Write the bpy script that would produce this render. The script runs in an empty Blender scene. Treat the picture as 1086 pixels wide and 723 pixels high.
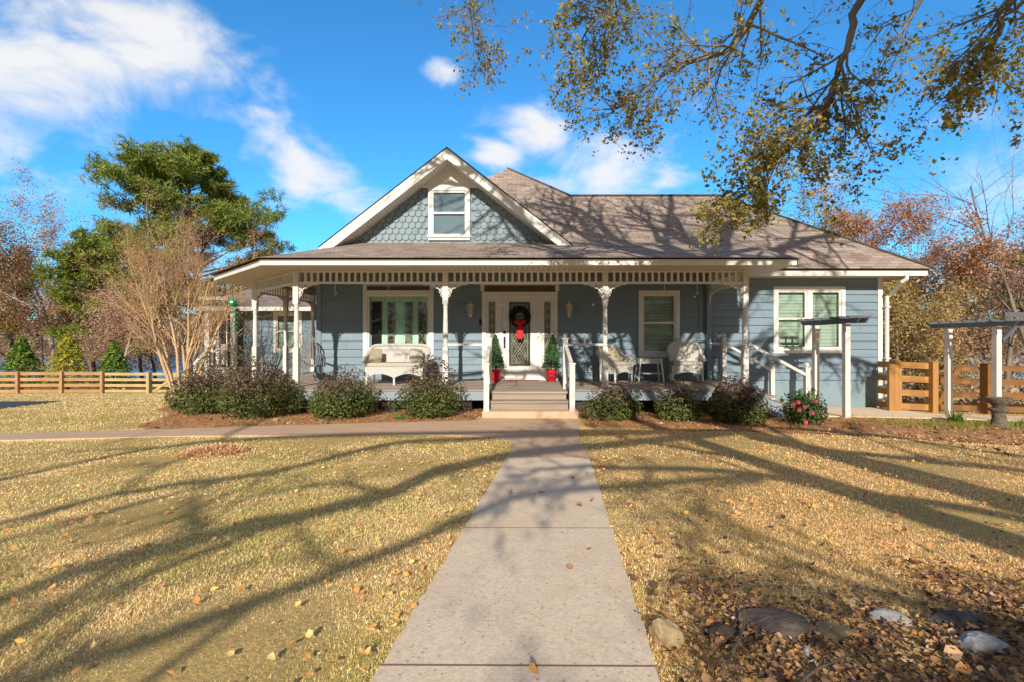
import bpy, math, random
import numpy as np
from mathutils import Vector, Matrix
from mathutils.geometry import delaunay_2d_cdt
R = math.radians
scene = bpy.context.scene
COL = scene.collection
EYE = 1.35
FL = 0.35            # porch floor level
WALL = 12.6          # depth of the front wall

# ------------------------------------------------------------------ helpers
ORG = {}
class MB:
    """collects geometry, then links it as ONE mesh object"""
    def __init__(s):
        s.V = []; s.F = []; s.n = 0; s.uv = {}
    def add(s, verts, faces):
        v = np.asarray(verts, dtype=np.float64).reshape(-1, 3)
        base = s.n
        s.V.append(v); s.n += len(v)
        if isinstance(faces, np.ndarray):
            s.F.append(faces + base)
        else:
            for f in faces:
                s.F.append(np.array([[i + base for i in f]]))
        return base
    def box(s, x0, x1, y0, y1, z0, z1):
        x0, x1 = min(x0, x1), max(x0, x1); y0, y1 = min(y0, y1), max(y0, y1); z0, z1 = min(z0, z1), max(z0, z1)
        v = [(x0,y0,z0),(x1,y0,z0),(x1,y1,z0),(x0,y1,z0),(x0,y0,z1),(x1,y0,z1),(x1,y1,z1),(x0,y1,z1)]
        s.add(v, np.array([[0,3,2,1],[4,5,6,7],[0,1,5,4],[1,2,6,5],[2,3,7,6],[3,0,4,7]]))
    def bar(s, a, b, w, h, up=(0,0,1)):
        """rectangular bar from a to b, w across, h along up"""
        a = Vector(a); b = Vector(b); d = (b - a).normalized(); up = Vector(up)
        side = d.cross(up)
        if side.length < 1e-4: side = d.cross(Vector((0,1,0)))
        side.normalize(); u = side.cross(d).normalized()
        v = []
        for p in (a, b):
            for sx, su in ((-1,-1),(1,-1),(1,1),(-1,1)):
                v.append(p + side*(sx*w/2) + u*(su*h/2))
        s.add([tuple(q) for q in v], np.array([[3,2,1,0],[4,5,6,7],[0,1,5,4],[1,2,6,5],[2,3,7,6],[3,0,4,7]]))
    def quad(s, *p): s.add(p, [tuple(range(len(p)))])
    def tube(s, pts, rad, sides=6, cap=True):
        pts = np.asarray(pts, dtype=np.float64); n = len(pts)
        rad = np.full(n, rad) if np.isscalar(rad) else np.asarray(rad, dtype=np.float64)
        t = np.gradient(pts, axis=0); t /= (np.linalg.norm(t, axis=1, keepdims=True) + 1e-12)
        ref = np.array([0.,0.,1.]) if abs(t[0][2]) < .9 else np.array([1.,0.,0.])
        a = np.cross(t, ref); a /= (np.linalg.norm(a, axis=1, keepdims=True) + 1e-9)
        b = np.cross(t, a)
        ang = np.arange(sides) * (2*math.pi/sides)
        ring = pts[:,None,:] + rad[:,None,None]*(np.cos(ang)[None,:,None]*a[:,None,:] + np.sin(ang)[None,:,None]*b[:,None,:])
        i = np.arange(n-1)[:,None]*sides; j = np.arange(sides)[None,:]; k = (j+1) % sides
        f = np.stack([i+j, i+k, i+sides+k, i+sides+j], axis=-1).reshape(-1,4)
        base = s.add(ring.reshape(-1,3), f)
        if cap and sides > 2:
            s.F.append(np.array([[base+q for q in range(sides-1,-1,-1)]]))
            s.F.append(np.array([[base+(n-1)*sides+q for q in range(sides)]]))
    def lathe(s, prof, c=(0,0,0), sides=16):
        v = []; f = []
        n = len(prof)
        for r, z in prof:
            for k in range(sides):
                a = 2*math.pi*k/sides
                v.append((c[0]+r*math.cos(a), c[1]+r*math.sin(a), c[2]+z))
        for i in range(n-1):
            for k in range(sides):
                k2 = (k+1) % sides
                f.append((i*sides+k, i*sides+k2, (i+1)*sides+k2, (i+1)*sides+k))
        f = np.array(f)
        b = s.add(v, f)
        s.F.append(np.array([[b+k for k in range(sides-1,-1,-1)]]))
        s.F.append(np.array([[b+(n-1)*sides+k for k in range(sides)]]))
    def prism(s, poly, z0, z1):
        n = len(poly)
        v = [(x,y,z0) for x,y in poly] + [(x,y,z1) for x,y in poly]
        f = [tuple(range(n-1,-1,-1)), tuple(range(n,2*n))]
        f += [(i,(i+1)%n,n+(i+1)%n,n+i) for i in range(n)]
        s.add(v, f)
    def sphere(s, c, r, nu=12, nv=8, sc=(1,1,1)):
        prof = [(max(1e-4, r*math.sin(math.pi*i/nv)), -r*math.cos(math.pi*i/nv)) for i in range(nv+1)]
        b = s.n
        s.lathe(prof, (0,0,0), nu)
        s.V[-1] = s.V[-1]*np.array(sc) + np.array(c)
    def leaves(s, P, N, size, rng, ratio=.5, fold=0.):
        """rhombic leaf quads at P with normals N"""
        n = len(P)
        N = N/(np.linalg.norm(N,axis=1,keepdims=True)+1e-9)
        r = rng.normal(size=(n,3)); a = np.cross(N, r); a /= (np.linalg.norm(a,axis=1,keepdims=True)+1e-9)
        b = np.cross(N, a)
        L = (np.asarray(size)*np.ones(n))[:,None]; W = L*ratio
        v = np.stack([P-a*L*.5, P+b*W*.5+a*L*.05+N*L*fold, P+a*L*.5, P-b*W*.5+a*L*.05+N*L*fold], axis=1).reshape(-1,3)
        f = np.arange(4*n).reshape(-1,4)
        s.add(v, f)
    def curled(s, P, N, size, rng):
        n = len(P); N = N/(np.linalg.norm(N,axis=1,keepdims=True)+1e-9)
        a = np.cross(N, rng.normal(size=(n,3))); a /= (np.linalg.norm(a,axis=1,keepdims=True)+1e-9); b = np.cross(N,a)
        L = np.asarray(size)[:,None]; cu = rng.uniform(-.25,.6,(n,1)); fo = rng.uniform(-.1,.45,(n,1)); wd = rng.uniform(.24,.44,(n,1)); sk = rng.normal(size=(n,1))*.12
        c = lambda t: P+a*L*(t-.5)+N*L*cu*(t-.45)**2*1.6+b*L*sk*t*t
        e = lambda t,w,sg: c(t)+b*L*wd*w*sg+N*L*fo*wd*w
        v = np.stack([c(0),c(.36),c(.70),c(1.),e(.30,.95,1),e(.72,.80,1),e(.34,1.,-1),e(.66,.85,-1)],1).reshape(-1,3)
        o = np.arange(n)[:,None]*8
        base = s.add(v, np.concatenate([o+np.array([[0,4,1]]),o+np.array([[0,1,6]]),o+np.array([[2,5,3]]),o+np.array([[2,3,7]])]))
        s.F.append(np.concatenate([o+np.array([[1,4,5,2]]),o+np.array([[1,2,7,6]])])+base)
    def build(s, name, mat, parent=None, local=False, smooth=False, uvs=None):
        V = np.concatenate(s.V) if s.V else np.zeros((0,3))
        off = (0,0,0)
        if parent is not None and not local:
            off = ORG.get(parent.name, (0,0,0)); V = V - np.array(off)
        me = bpy.data.meshes.new(name)
        groups = {}
        cnt = [f.shape[1]*f.shape[0] for f in s.F]
        loops = np.concatenate([f.reshape(-1) for f in s.F]).astype(np.int32)
        totals = np.concatenate([np.full(f.shape[0], f.shape[1]) for f in s.F]).astype(np.int32)
        starts = np.concatenate([[0], np.cumsum(totals)[:-1]]).astype(np.int32)
        me.vertices.add(len(V)); me.vertices.foreach_set('co', V.astype(np.float32).reshape(-1))
        me.loops.add(len(loops)); me.loops.foreach_set('vertex_index', loops)
        me.polygons.add(len(totals)); me.polygons.foreach_set('loop_start', starts)
        me.polygons.foreach_set('loop_total', totals)
        me.polygons.foreach_set('use_smooth', np.full(len(totals), bool(smooth)))
        me.update(calc_edges=True); me.validate()
        if uvs is not None:
            l = me.uv_layers.new(name='UVMap')
            l.data.foreach_set('uv', np.asarray(uvs, dtype=np.float32).reshape(-1))
        me.materials.append(mat)
        o = bpy.data.objects.new(name, me); COL.objects.link(o)
        if parent is not None: o.parent = parent
        ORG[o.name] = tuple(off)
        return o

def thing(name, label, cat, loc=(0,0,0), rz=0, group=None):
    o = bpy.data.objects.new(name, None); COL.objects.link(o)
    o.location = loc; o.rotation_euler = (0,0,rz); o.empty_display_size = .2
    o['label'] = label; o['category'] = cat
    if group: o['group'] = group
    ORG[o.name] = tuple(loc)
    return o
def tag(o, label, cat, group=None):
    o['label'] = label; o['category'] = cat
    if group: o['group'] = group
    return o
def structure(o): o['kind'] = 'structure'; return o
def stuff(o, label=None, cat=None):
    o['kind'] = 'stuff'
    if label: o['label'] = label; o['category'] = cat
    return o
def copy_tree(o, parent=None):
    c = o.copy(); COL.objects.link(c); c.parent = parent
    for ch in o.children: copy_tree(ch, c)
    return c

# ------------------------------------------------------------------ materials
def srgb(r, g, b):
    f = lambda c: (c/255/12.92) if c/255 <= .04045 else ((c/255+.055)/1.055)**2.4
    return (f(r), f(g), f(b), 1)
class NT:
    def __init__(s, name):
        m = bpy.data.materials.new(name); m.use_nodes = True
        s.m = m; s.t = m.node_tree; s.n = s.t.nodes; s.l = s.t.links
        s.p = s.n['Principled BSDF']; s.out = s.n['Material Output']
    def node(s, typ, **kw):
        x = s.n.new(typ)
        for k, v in kw.items():
            if k.startswith('i_'): x.inputs[k[2:].replace('_',' ')].default_value = v
            else: setattr(x, k, v)
        return x
    def link(s, a, b): s.l.new(a, b)
    def coord(s, kind='Object'): return s.node('ShaderNodeTexCoord').outputs[kind]
    def noise(s, scale, detail=4, rough=.6, vec=None, dist=0):
        x = s.node('ShaderNodeTexNoise'); x.inputs['Scale'].default_value = scale
        x.inputs['Detail'].default_value = detail; x.inputs['Roughness'].default_value = rough
        x.inputs['Distortion'].default_value = dist
        s.link(vec if vec is not None else s.coord(), x.inputs['Vector'])
        return x.outputs['Fac']
    def ramp(s, fac, stops):
        x = s.node('ShaderNodeValToRGB'); e = x.color_ramp.elements
        while len(e) < len(stops): e.new(.5)
        for i, (p, c) in enumerate(stops):
            e[i].position = p; e[i].color = c if len(c) == 4 else (*c, 1)
        s.link(fac, x.inputs['Fac']); return x.outputs['Color']
    def mix(s, fac, a, b, mode='MIX'):
        x = s.node('ShaderNodeMix', data_type='RGBA', blend_type=mode)
        for sock, v in ((x.inputs[0], fac), (x.inputs[6], a), (x.inputs[7], b)):
            if isinstance(v, (int, float)): sock.default_value = v
            elif isinstance(v, tuple): sock.default_value = v if len(v) == 4 else (*v, 1)
            else: s.link(v, sock)
        return x.outputs[2]
    def math(s, op, a, b=0.):
        x = s.node('ShaderNodeMath', operation=op)
        for sock, v in ((x.inputs[0], a), (x.inputs[1], b)):
            if isinstance(v, (int, float)): sock.default_value = v
            else: s.link(v, sock)
        return x.outputs[0]
    def bump(s, h, strength=.3, dist=.02):
        x = s.node('ShaderNodeBump'); x.inputs['Strength'].default_value = strength
        x.inputs['Distance'].default_value = dist
        s.link(h, x.inputs['Height']); s.link(x.outputs['Normal'], s.p.inputs['Normal'])
    def base(s, c):
        if isinstance(c, tuple): s.p.inputs['Base Color'].default_value = c if len(c) == 4 else (*c, 1)
        else: s.link(c, s.p.inputs['Base Color'])
    def rough(s, v, spec=.3):
        s.p.inputs['Roughness'].default_value = v; s.p.inputs['Specular IOR Level'].default_value = spec
    def island(s): return s.node('ShaderNodeNewGeometry').outputs['Random Per Island']
    def sep(s, v):
        x = s.node('ShaderNodeSeparateXYZ'); s.link(v, x.inputs[0]); return x.outputs

def mat_paint(name, c, dirt=(.25,.22,.18), amt=.25, rough=.5, scale=3.):
    k = NT(name)
    n = k.noise(scale, 6, .65)
    f = k.ramp(n, [(.45,(0,0,0)),(.8,(amt,amt,amt))])
    k.base(k.mix(f, c, tuple(ci*.5+d*.5 for ci, d in zip(c, dirt))))
    k.rough(rough, .35); k.bump(k.noise(scale*12, 3), .08, .01)
    return k.m
def mat_siding(name, c):
    k = NT(name)
    co = k.coord()
    mp = k.node('ShaderNodeMapping'); mp.inputs['Scale'].default_value = (.6, .6, 9); k.link(co, mp.inputs['Vector'])
    n1 = k.noise(2., 5, .7, mp.outputs[0]); n2 = k.noise(.7, 4, .6)
    a = k.mix(k.ramp(n1, [(.3,(0,0,0)),(.75,(1,1,1))]), tuple(x*.86 for x in c), tuple(min(1,x*1.12) for x in c))
    a = k.mix(k.ramp(n2, [(.4,(0,0,0)),(.8,(.5,.5,.5))]), a, tuple(x*.8 for x in c))
    a = k.mix(k.math('MULTIPLY', k.island(), .35), a, tuple(x*.82 for x in c))
    k.base(a); k.rough(.55, .3); k.bump(k.noise(9, 4, .6, mp.outputs[0]), .08, .004)
    return k.m
def mat_foliage(name, stops, rough=.6, trans=.25, zmix=None):
    k = NT(name)
    c = k.ramp(k.island(), stops)
    if zmix:
        z0, z1, stops2, big = zmix
        z = k.sep(k.coord())[2]
        zz = k.math('ADD', k.math('DIVIDE', k.math('SUBTRACT', z, z0), z1-z0), k.math('MULTIPLY', k.math('SUBTRACT', k.noise(big, 3), .5), 1.6))
        c = k.mix(k.ramp(zz, [(.42,(0,0,0)),(.95,(.95,.95,.95))]), c, k.ramp(k.island(), stops2))
    k.base(c); k.rough(rough, .25)
    if trans:
        tr = k.node('ShaderNodeBsdfTranslucent'); k.link(c, tr.inputs['Color'])
        ms = k.node('ShaderNodeMixShader'); ms.inputs[0].default_value = trans
        k.link(k.p.outputs[0], ms.inputs[1]); k.link(tr.outputs[0], ms.inputs[2]); k.link(ms.outputs[0], k.out.inputs['Surface'])
    return k.m
def mat_bark(name, c1, c2, scale=6.):
    k = NT(name)
    mp = k.node('ShaderNodeMapping'); mp.inputs['Scale'].default_value = (1,1,.25); k.link(k.coord(), mp.inputs['Vector'])
    n = k.noise(scale, 6, .7, mp.outputs[0])
    k.base(k.ramp(n, [(.35,c1),(.65,c2)])); k.rough(.9, .1); k.bump(n, .6, .04)
    return k.m
def mat_wood(name, c1, c2, axis=0, scale=8., amt=.35):
    k = NT(name)
    sc = [scale]*3; sc[axis] = scale*.06
    mp = k.node('ShaderNodeMapping'); mp.inputs['Scale'].default_value = sc; k.link(k.coord(), mp.inputs['Vector'])
    n = k.noise(1.5, 6, .7, mp.outputs[0], .4)
    c = k.ramp(n, [(.3,c1),(.7,c2)])
    c = k.mix(k.math('MULTIPLY', k.island(), amt), c, tuple(x*.6 for x in c1))
    k.base(c); k.rough(.8, .2); k.bump(n, .25, .01)
    return k.m
def mat_plain(name, c, rough=.6, metal=0.):
    k = NT(name)
    n = k.noise(14, 3)
    k.base(k.mix(k.math('MULTIPLY', n, .4), c, tuple(x*.75 for x in c[:3]))); k.rough(rough); k.p.inputs['Metallic'].default_value = metal
    return k.m
def mat_glass(name, tint=(.75,.85,.82), refl=.22):
    k = NT(name)
    k.n.remove(k.p)
    t = k.node('ShaderNodeBsdfTransparent'); t.inputs[0].default_value = (*tint,1)
    g = k.node('ShaderNodeBsdfGlossy'); g.inputs['Roughness'].default_value = .02
    lw = k.node('ShaderNodeLayerWeight'); lw.inputs['Blend'].default_value = .35
    f = k.math('ADD', k.math('MULTIPLY', lw.outputs['Fresnel'], .6), refl)
    wob = k.noise(1.3, 2); b = k.node('ShaderNodeBump'); b.inputs['Strength'].default_value = .05; b.inputs['Distance'].default_value=.05
    k.link(wob, b.inputs['Height']); k.link(b.outputs[0], g.inputs['Normal'])
    ms = k.node('ShaderNodeMixShader'); k.link(f, ms.inputs[0]); k.link(t.outputs[0], ms.inputs[1]); k.link(g.outputs[0], ms.inputs[2])
    k.link(ms.outputs[0], k.out.inputs['Surface'])
    return k.m

BLUE = (.225,.305,.375)
M = {}
M['siding'] = mat_siding('blue_siding', BLUE)
M['scale'] = mat_siding('scallop_shingle', (.25,.325,.375))
M['foundation'] = mat_paint('blue_foundation', (.24,.33,.39), amt=.5)
M['white'] = mat_paint('white_trim', (.78,.76,.72), amt=.35)
M['white_clean'] = mat_paint('white_vinyl', (.8,.79,.76), amt=.15)
M['white_old'] = mat_paint('weathered_white', (.74,.71,.68), (.3,.26,.2), amt=.75, scale=5)
M['gutter'] = mat_paint('gutter_white', (.78,.76,.71), (.35,.32,.26), amt=.5, rough=.35, scale=2)
M['wicker'] = None
M['brown'] = mat_plain('brown_panel', (.12,.085,.06), .5)
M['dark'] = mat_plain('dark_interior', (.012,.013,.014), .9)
M['black'] = mat_plain('black_metal', (.02,.02,.02), .4)
M['glass'] = mat_glass('window_glass', (.93,.96,.94), refl=.05)
M['glass_dark'] = mat_glass('upper_glass', (.8,.85,.85), .12)
M['red'] = mat_plain('red_glaze', (.55,.02,.02), .4)
M['red_fabric'] = mat_plain('red_ribbon', (.55,.012,.02), .55)
M['brass'] = mat_plain('old_brass', (.62,.55,.42), .45, 0.)
M['lantern'] = mat_plain('pale_lantern', (.78,.72,.6), .4)
M['grey_beam'] = mat_paint('dark_grey_arbor', (.12,.13,.15), (.08,.08,.08), amt=.5)  # dark grey for arbor beams and rafters, mottled darker
M['skirt'] = mat_paint('porch_skirt_blue', (.29,.36,.42), amt=.5)

def m_beadboard():
    k = NT('beadboard_ceiling')
    x = k.sep(k.coord())[0]
    w = k.math('FRACT', k.math('MULTIPLY', x, 9.))
    groove = k.ramp(w, [(.0,(.25,.25,.25)),(.1,(1,1,1)),(.9,(1,1,1)),(1.,(.25,.25,.25))])
    k.base(k.mix(1., (.70,.62,.50), groove, 'MULTIPLY')); k.rough(.5)
    return k.m
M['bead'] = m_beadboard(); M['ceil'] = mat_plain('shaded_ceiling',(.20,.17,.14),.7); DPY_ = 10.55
def m_wicker():
    k = NT('white_wicker')
    co = k.coord()
    c = k.node('ShaderNodeTexChecker'); c.inputs['Scale'].default_value = 90; k.link(co, c.inputs['Vector'])
    n = k.noise(25, 3)
    k.base(k.mix(k.math('MULTIPLY', c.outputs['Fac'], .55), k.mix(n, (.82,.80,.76), (.7,.67,.62)), (.26,.24,.21)))
    k.rough(.6); k.bump(c.outputs['Fac'], .5, .01)
    return k.m
M['wicker'] = m_wicker()
M['wicker_frame'] = mat_paint('white_rattan', (.8,.78,.74), amt=.3, scale=9)
M['cushion'] = mat_plain('oatmeal_cushion', (.55,.50,.42), .9)
M['cushion_print'] = mat_plain('printed_cushion', (.42,.36,.26), .9)
M['greywood'] = mat_wood('weathered_grey_wood', (.22,.20,.18), (.38,.35,.32), 2)
M['deck'] = mat_wood('weathered_deck_boards', (.36,.29,.24), (.58,.48,.41), 0, 7, .5)
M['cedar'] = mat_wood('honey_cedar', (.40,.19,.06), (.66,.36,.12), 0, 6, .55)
M['cedar_shaded'] = mat_wood('shaded_cedar', (.20,.09,.035), (.40,.20,.07), 0, 6, .55)  # cedar with the shade on gate and right section put into its colour
M['cedar_post'] = mat_wood('honey_cedar_upright', (.38,.19,.06), (.62,.34,.12), 2, 6, .5)
M['fence_brown'] = mat_wood('brown_stained_boards', (.40,.22,.11), (.62,.39,.21), 0, 5)
M['fence_pale'] = mat_wood('fresh_pale_boards', (.52,.36,.16), (.68,.50,.25), 0, 5)

def m_shingles():
    k = NT('asphalt_shingles')
    uv = k.coord('UV')
    b = k.node('ShaderNodeTexBrick'); b.offset = .5; b.squash = 1
    b.inputs['Scale'].default_value = 1; b.inputs['Brick Width'].default_value = .30; b.inputs['Row Height'].default_value = .14
    b.inputs['Mortar Size'].default_value = .006; b.inputs['Mortar Smooth'].default_value = .3; b.inputs['Bias'].default_value = 0
    b.inputs['Color1'].default_value = (0,0,0,1); b.inputs['Color2'].default_value = (1,1,1,1); b.inputs['Mortar'].default_value = (0,0,0,1)
    k.link(uv, b.inputs['Vector'])
    c = k.ramp(b.outputs['Color'], [(0,(.30,.215,.175)),(.35,(.56,.435,.36)),(.7,(.44,.335,.28)),(1,(.70,.56,.47))])
    c = k.mix(k.ramp(k.noise(40, 4, .8, uv), [(.35,(0,0,0)),(.7,(.6,.6,.6))]), c, (.16,.12,.10))
    c = k.mix(k.math('MULTIPLY', b.outputs['Fac'], .75), c, (.06,.045,.04))
    c = k.mix(k.ramp(k.noise(.8, 4, .6, uv), [(.4,(0,0,0)),(.75,(.4,.4,.4))]), c, (.28,.22,.19))
    k.base(c); k.rough(.95, .1)
    v = k.sep(uv)[1]
    saw = k.math('FRACT', k.math('DIVIDE', v, .14))
    h = k.math('ADD', k.math('MULTIPLY', saw, -.7), k.math('MULTIPLY', k.noise(50, 3, .7, uv), .4))
    k.bump(h, .8, .025)
    return k.m
M['shingle'] = m_shingles()
def m_shingle_edge(): return mat_plain('shingle_edge', (.035,.03,.028), .9)
M['shingle_edge'] = m_shingle_edge()

def m_concrete(name, c, c2, stain):
    k = NT(name)
    n1 = k.noise(1.6, 6, .65); n2 = k.noise(60, 4, .8); n3 = k.noise(7, 5, .7, dist=.6)
    a = k.mix(k.ramp(n1, [(.35,(0,0,0)),(.7,(1,1,1))]), c, c2)
    a = k.mix(k.ramp(n3, [(.52,(0,0,0)),(.84,(.5,.5,.5))]), a, stain)
    a = k.mix(k.ramp(k.noise(2.3,3,.5,dist=1.2), [(.58,(0,0,0)),(.74,(.3,.3,.3))]), a, stain)
    a = k.mix(k.ramp(n2, [(.40,(.5,.5,.5)),(.6,(0,0,0))]), a, tuple(x*.55 for x in c))
    wv = k.node('ShaderNodeVectorMath', operation='ADD'); nz = k.node('ShaderNodeTexNoise'); nz.inputs['Scale'].default_value = 3; nz.inputs['Detail'].default_value = 6; k.link(k.coord(),nz.inputs['Vector'])
    sc_ = k.node('ShaderNodeVectorMath', operation='SCALE'); sc_.inputs['Scale'].default_value = .5; k.link(nz.outputs['Color'],sc_.inputs[0]); k.link(k.coord(),wv.inputs[0]); k.link(sc_.outputs[0],wv.inputs[1])
    cr_ = k.node('ShaderNodeTexVoronoi', feature='DISTANCE_TO_EDGE'); cr_.inputs['Scale'].default_value = .42; k.link(wv.outputs[0],cr_.inputs['Vector'])
    vo = k.node('ShaderNodeTexVoronoi'); vo.inputs['Scale'].default_value = 28; k.link(k.coord(), vo.inputs['Vector'])
    a = k.mix(k.ramp(vo.outputs['Distance'], [(.10,(.5,.5,.5)),(.2,(0,0,0))]), a, tuple(x*.4 for x in stain))
    k.base(a); k.rough(.9, .2); k.bump(n2, .25, .01)
    return k.m
M['walk'] = m_concrete('pale_concrete', (.99,.78,.57), (.90,.67,.47), (.50,.33,.21))
M['path'] = m_concrete('brown_concrete', (.80,.55,.37), (.68,.45,.30), (.44,.29,.19))
M['asphalt'] = m_concrete('driveway_grey', (.10,.105,.12), (.085,.09,.10), (.07,.07,.075))

# ------------------------------------------------------------------ terrain
CP = np.array([
 (0,-14,.75),(-10,-10,.7),(10,-10,.6),(0,0,.33),(-1,1.58,.245),(1,1.58,.235),(0,5.36,.038),(.3,9.05,-.107),(.2,10.2,-.12),
 (-8,2,.25),(-15,2,.2),(-7.4,7,-.05),(-15,7,-.1),(-4,9.3,-.12),(-6.5,10.5,-.2),(-10.9,16,-.6),(-22,26,-1.44),(-11,26,-1.44),(-17,20,-1.0),(-16,15,-.65),(-26,15,-.7),
 (5,8.8,-.2),(6.5,10.4,-.30),(9.6,12.6,-.36),(7.2,10.45,-.3),(10.4,11.6,-.4),(12,11.9,-.46),(9.2,9.1,-.3),(3,7.7,-.07),(8,6,-.08),(4,2,.2),(8,2,.15),(16,8,-.3),
 (16,16,-.7),(22,30,-1.9),(0,30,-1.6),(0,17,-.6),(0,45,-2.6),(-30,45,-2.7),(30,45,-2.8),(30,10,-.5),(-30,5,-.1)], dtype=float)
def _U(r2): return np.where(r2 > 1e-9, .5*r2*np.log(r2+1e-12), 0.)
def _tps():
    P = CP[:,:2]; n = len(P)
    K = _U(((P[:,None]-P[None])**2).sum(-1)) + np.eye(n)*1.5
    A = np.zeros((n+3,n+3)); A[:n,:n] = K; A[:n,n] = 1; A[:n,n+1:] = P; A[n,:n] = 1; A[n+1:,:n] = P.T
    return np.linalg.solve(A, np.concatenate([CP[:,2],[0,0,0]]))
_W = _tps()
def sstep(a,b,x):
    t = np.clip((x-a)/(b-a),0,1); return t*t*(3-2*t)
def ground(x, y):
    x = np.asarray(x,float); y = np.asarray(y,float)
    xc = np.clip(x,-30,30); yc = np.clip(y,-14,45)
    Q = np.stack([xc.ravel(), yc.ravel()],1); out = np.zeros(len(Q))
    for a in range(0,len(Q),20000):
        q = Q[a:a+20000]
        out[a:a+20000] = _U(((q[:,None]-CP[None,:,:2])**2).sum(-1)) @ _W[:-3] + _W[-3] + q @ _W[-2:]
    z = out.reshape(x.shape)
    z = z + (-5.0-z)*sstep(48,78,y)
    z = z + (-1.2+1.2*np.sin(x*.03)+.02*np.maximum(0,y-170)-z)*sstep(150,172,y)
    lat = sstep(40,140,np.abs(x))
    return z - 1.0*lat*(1-sstep(20,70,y))
def gz(x,y): return float(ground(np.array([x]),np.array([y]))[0])

def axis_pts(lo, hi, fine_lo, fine_hi, fine, grow=1.22):
    a = list(np.arange(fine_lo, fine_hi+1e-6, fine)); st = fine; v = a[0]; left = []
    while v > lo: st = min(st*grow, 60); v -= st; left.append(max(v,lo))
    st = fine; v = a[-1]; right = []
    while v < hi: st = min(st*grow, 60); v += st; right.append(min(v,hi))
    return np.array(left[::-1]+a+right)

def in_poly(px, py, poly):
    c = np.zeros(len(px), bool); n = len(poly)
    for i in range(n):
        x1,y1 = poly[i]; x2,y2 = poly[(i+1)%n]
        if y1 == y2: continue
        cond = ((y1 > py) != (y2 > py)) & (px < (x2-x1)*(py-y1)/(y2-y1)+x1)
        c ^= cond
    return c
def patch(name, outline, spacing, off, mat, skirt=.0, wobble=0., seed=0):
    """a sheet over the terrain inside an outline"""
    rs = np.random.default_rng(seed)
    out = []
    n = len(outline)
    for i in range(n):
        a = np.array(outline[i]); b = np.array(outline[(i+1)%n]); k = max(1,int(np.linalg.norm(b-a)/spacing))
        for j in range(k):
            p = a+(b-a)*j/k
            out.append(p + (rs.normal(size=2)*wobble if wobble else 0))
    out = np.array(out)
    lo = out.min(0); hi = out.max(0)
    gx, gy = np.meshgrid(np.arange(lo[0],hi[0],spacing), np.arange(lo[1],hi[1],spacing))
    gx = gx.ravel()+rs.normal(size=gx.size)*spacing*.1; gy = gy.ravel()+rs.normal(size=gy.size)*spacing*.1
    m = in_poly(gx,gy,[tuple(p) for p in out])
    pts = [Vector(p) for p in out] + [Vector((a,b)) for a,b in zip(gx[m],gy[m])]
    k = len(out)
    v,e,f,_,_,_ = delaunay_2d_cdt(pts, [(i,(i+1)%k) for i in range(k)], [], 1, 1e-4)
    V = np.array([(p.x,p.y) for p in v]); z = ground(V[:,0],V[:,1])+off
    mb = MB()
    mb.add(np.column_stack([V,z]), np.array([list(t) for t in f if len(t)==3]))
    if skirt:
        zo = ground(out[:,0],out[:,1])+off
        vs = [(p[0],p[1],q) for p,q in zip(out,zo)]+[(p[0],p[1],q-skirt) for p,q in zip(out,zo)]
        mb.add(vs, np.array([[i,k+i,k+(i+1)%k,(i+1)%k] for i in range(k)]))
    return structure(mb.build(name, mat))

def m_ground():
    k = NT('dormant_lawn_soil')
    co = k.coord(); s = k.sep(co)
    n1 = k.noise(.45,5,.6); n2 = k.noise(9,5,.75); n3 = k.noise(60,4,.8)
    c = k.ramp(n1, [(0.3, (0.702, 0.451, 0.15)), (0.5, (0.837, 0.561, 0.21)), (0.7, (0.594, 0.427, 0.13))])
    c = k.mix(k.ramp(n2,[(.35,(.55,.55,.55)),(.65,(0,0,0))]), c, (.46,.33,.13))
    c = k.mix(k.ramp(n3,[(.4,(.7,.7,.7)),(.6,(0,0,0))]), c, (.34,.24,.095))
    far = k.ramp(k.math('DIVIDE', s[1], 200.), [(.13,(0,0,0)),(.2,(1,1,1))])
    c = k.mix(far, c, k.ramp(k.noise(.4,4), [(.4,(.24,.13,.065)),(.65,(.15,.10,.05))]))
    # woodland floor beyond the fence on the right
    xr = k.ramp(k.math('SUBTRACT', k.math('MULTIPLY', k.math('ADD', s[1], k.math('MULTIPLY', s[0], .0)), .1), 1.25), [(0,(0,0,0)),(.06,(1,1,1))])
    xs = k.ramp(k.math('MULTIPLY', k.math('SUBTRACT', s[0], 5.), .2), [(0,(0,0,0)),(.6,(1,1,1))])
    c = k.mix(k.mix(1., xr, xs, 'MULTIPLY'), c, k.ramp(k.noise(3,5,.7), [(.4,(.16,.085,.045)),(.65,(.26,.15,.08))]))
    k.base(c); k.rough(.95,.1); k.bump(n3,.5,.03)
    return k.m
xs = axis_pts(-1500,1500,-12,14,.3); ys = axis_pts(-60,2500,0,16,.3)
GX,GY = np.meshgrid(xs,ys)
GZ = ground(GX,GY) + .012*np.sin(GX*2.3+1)*np.cos(GY*1.9)
idx = np.arange(GX.size).reshape(GX.shape)
g = MB(); g.add(np.column_stack([GX.ravel(),GY.ravel(),GZ.ravel()]), np.stack([idx[:-1,:-1],idx[:-1,1:],idx[1:,1:],idx[1:,:-1]],-1).reshape(-1,4))
structure(g.build('ground', m_ground(), smooth=True))

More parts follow.
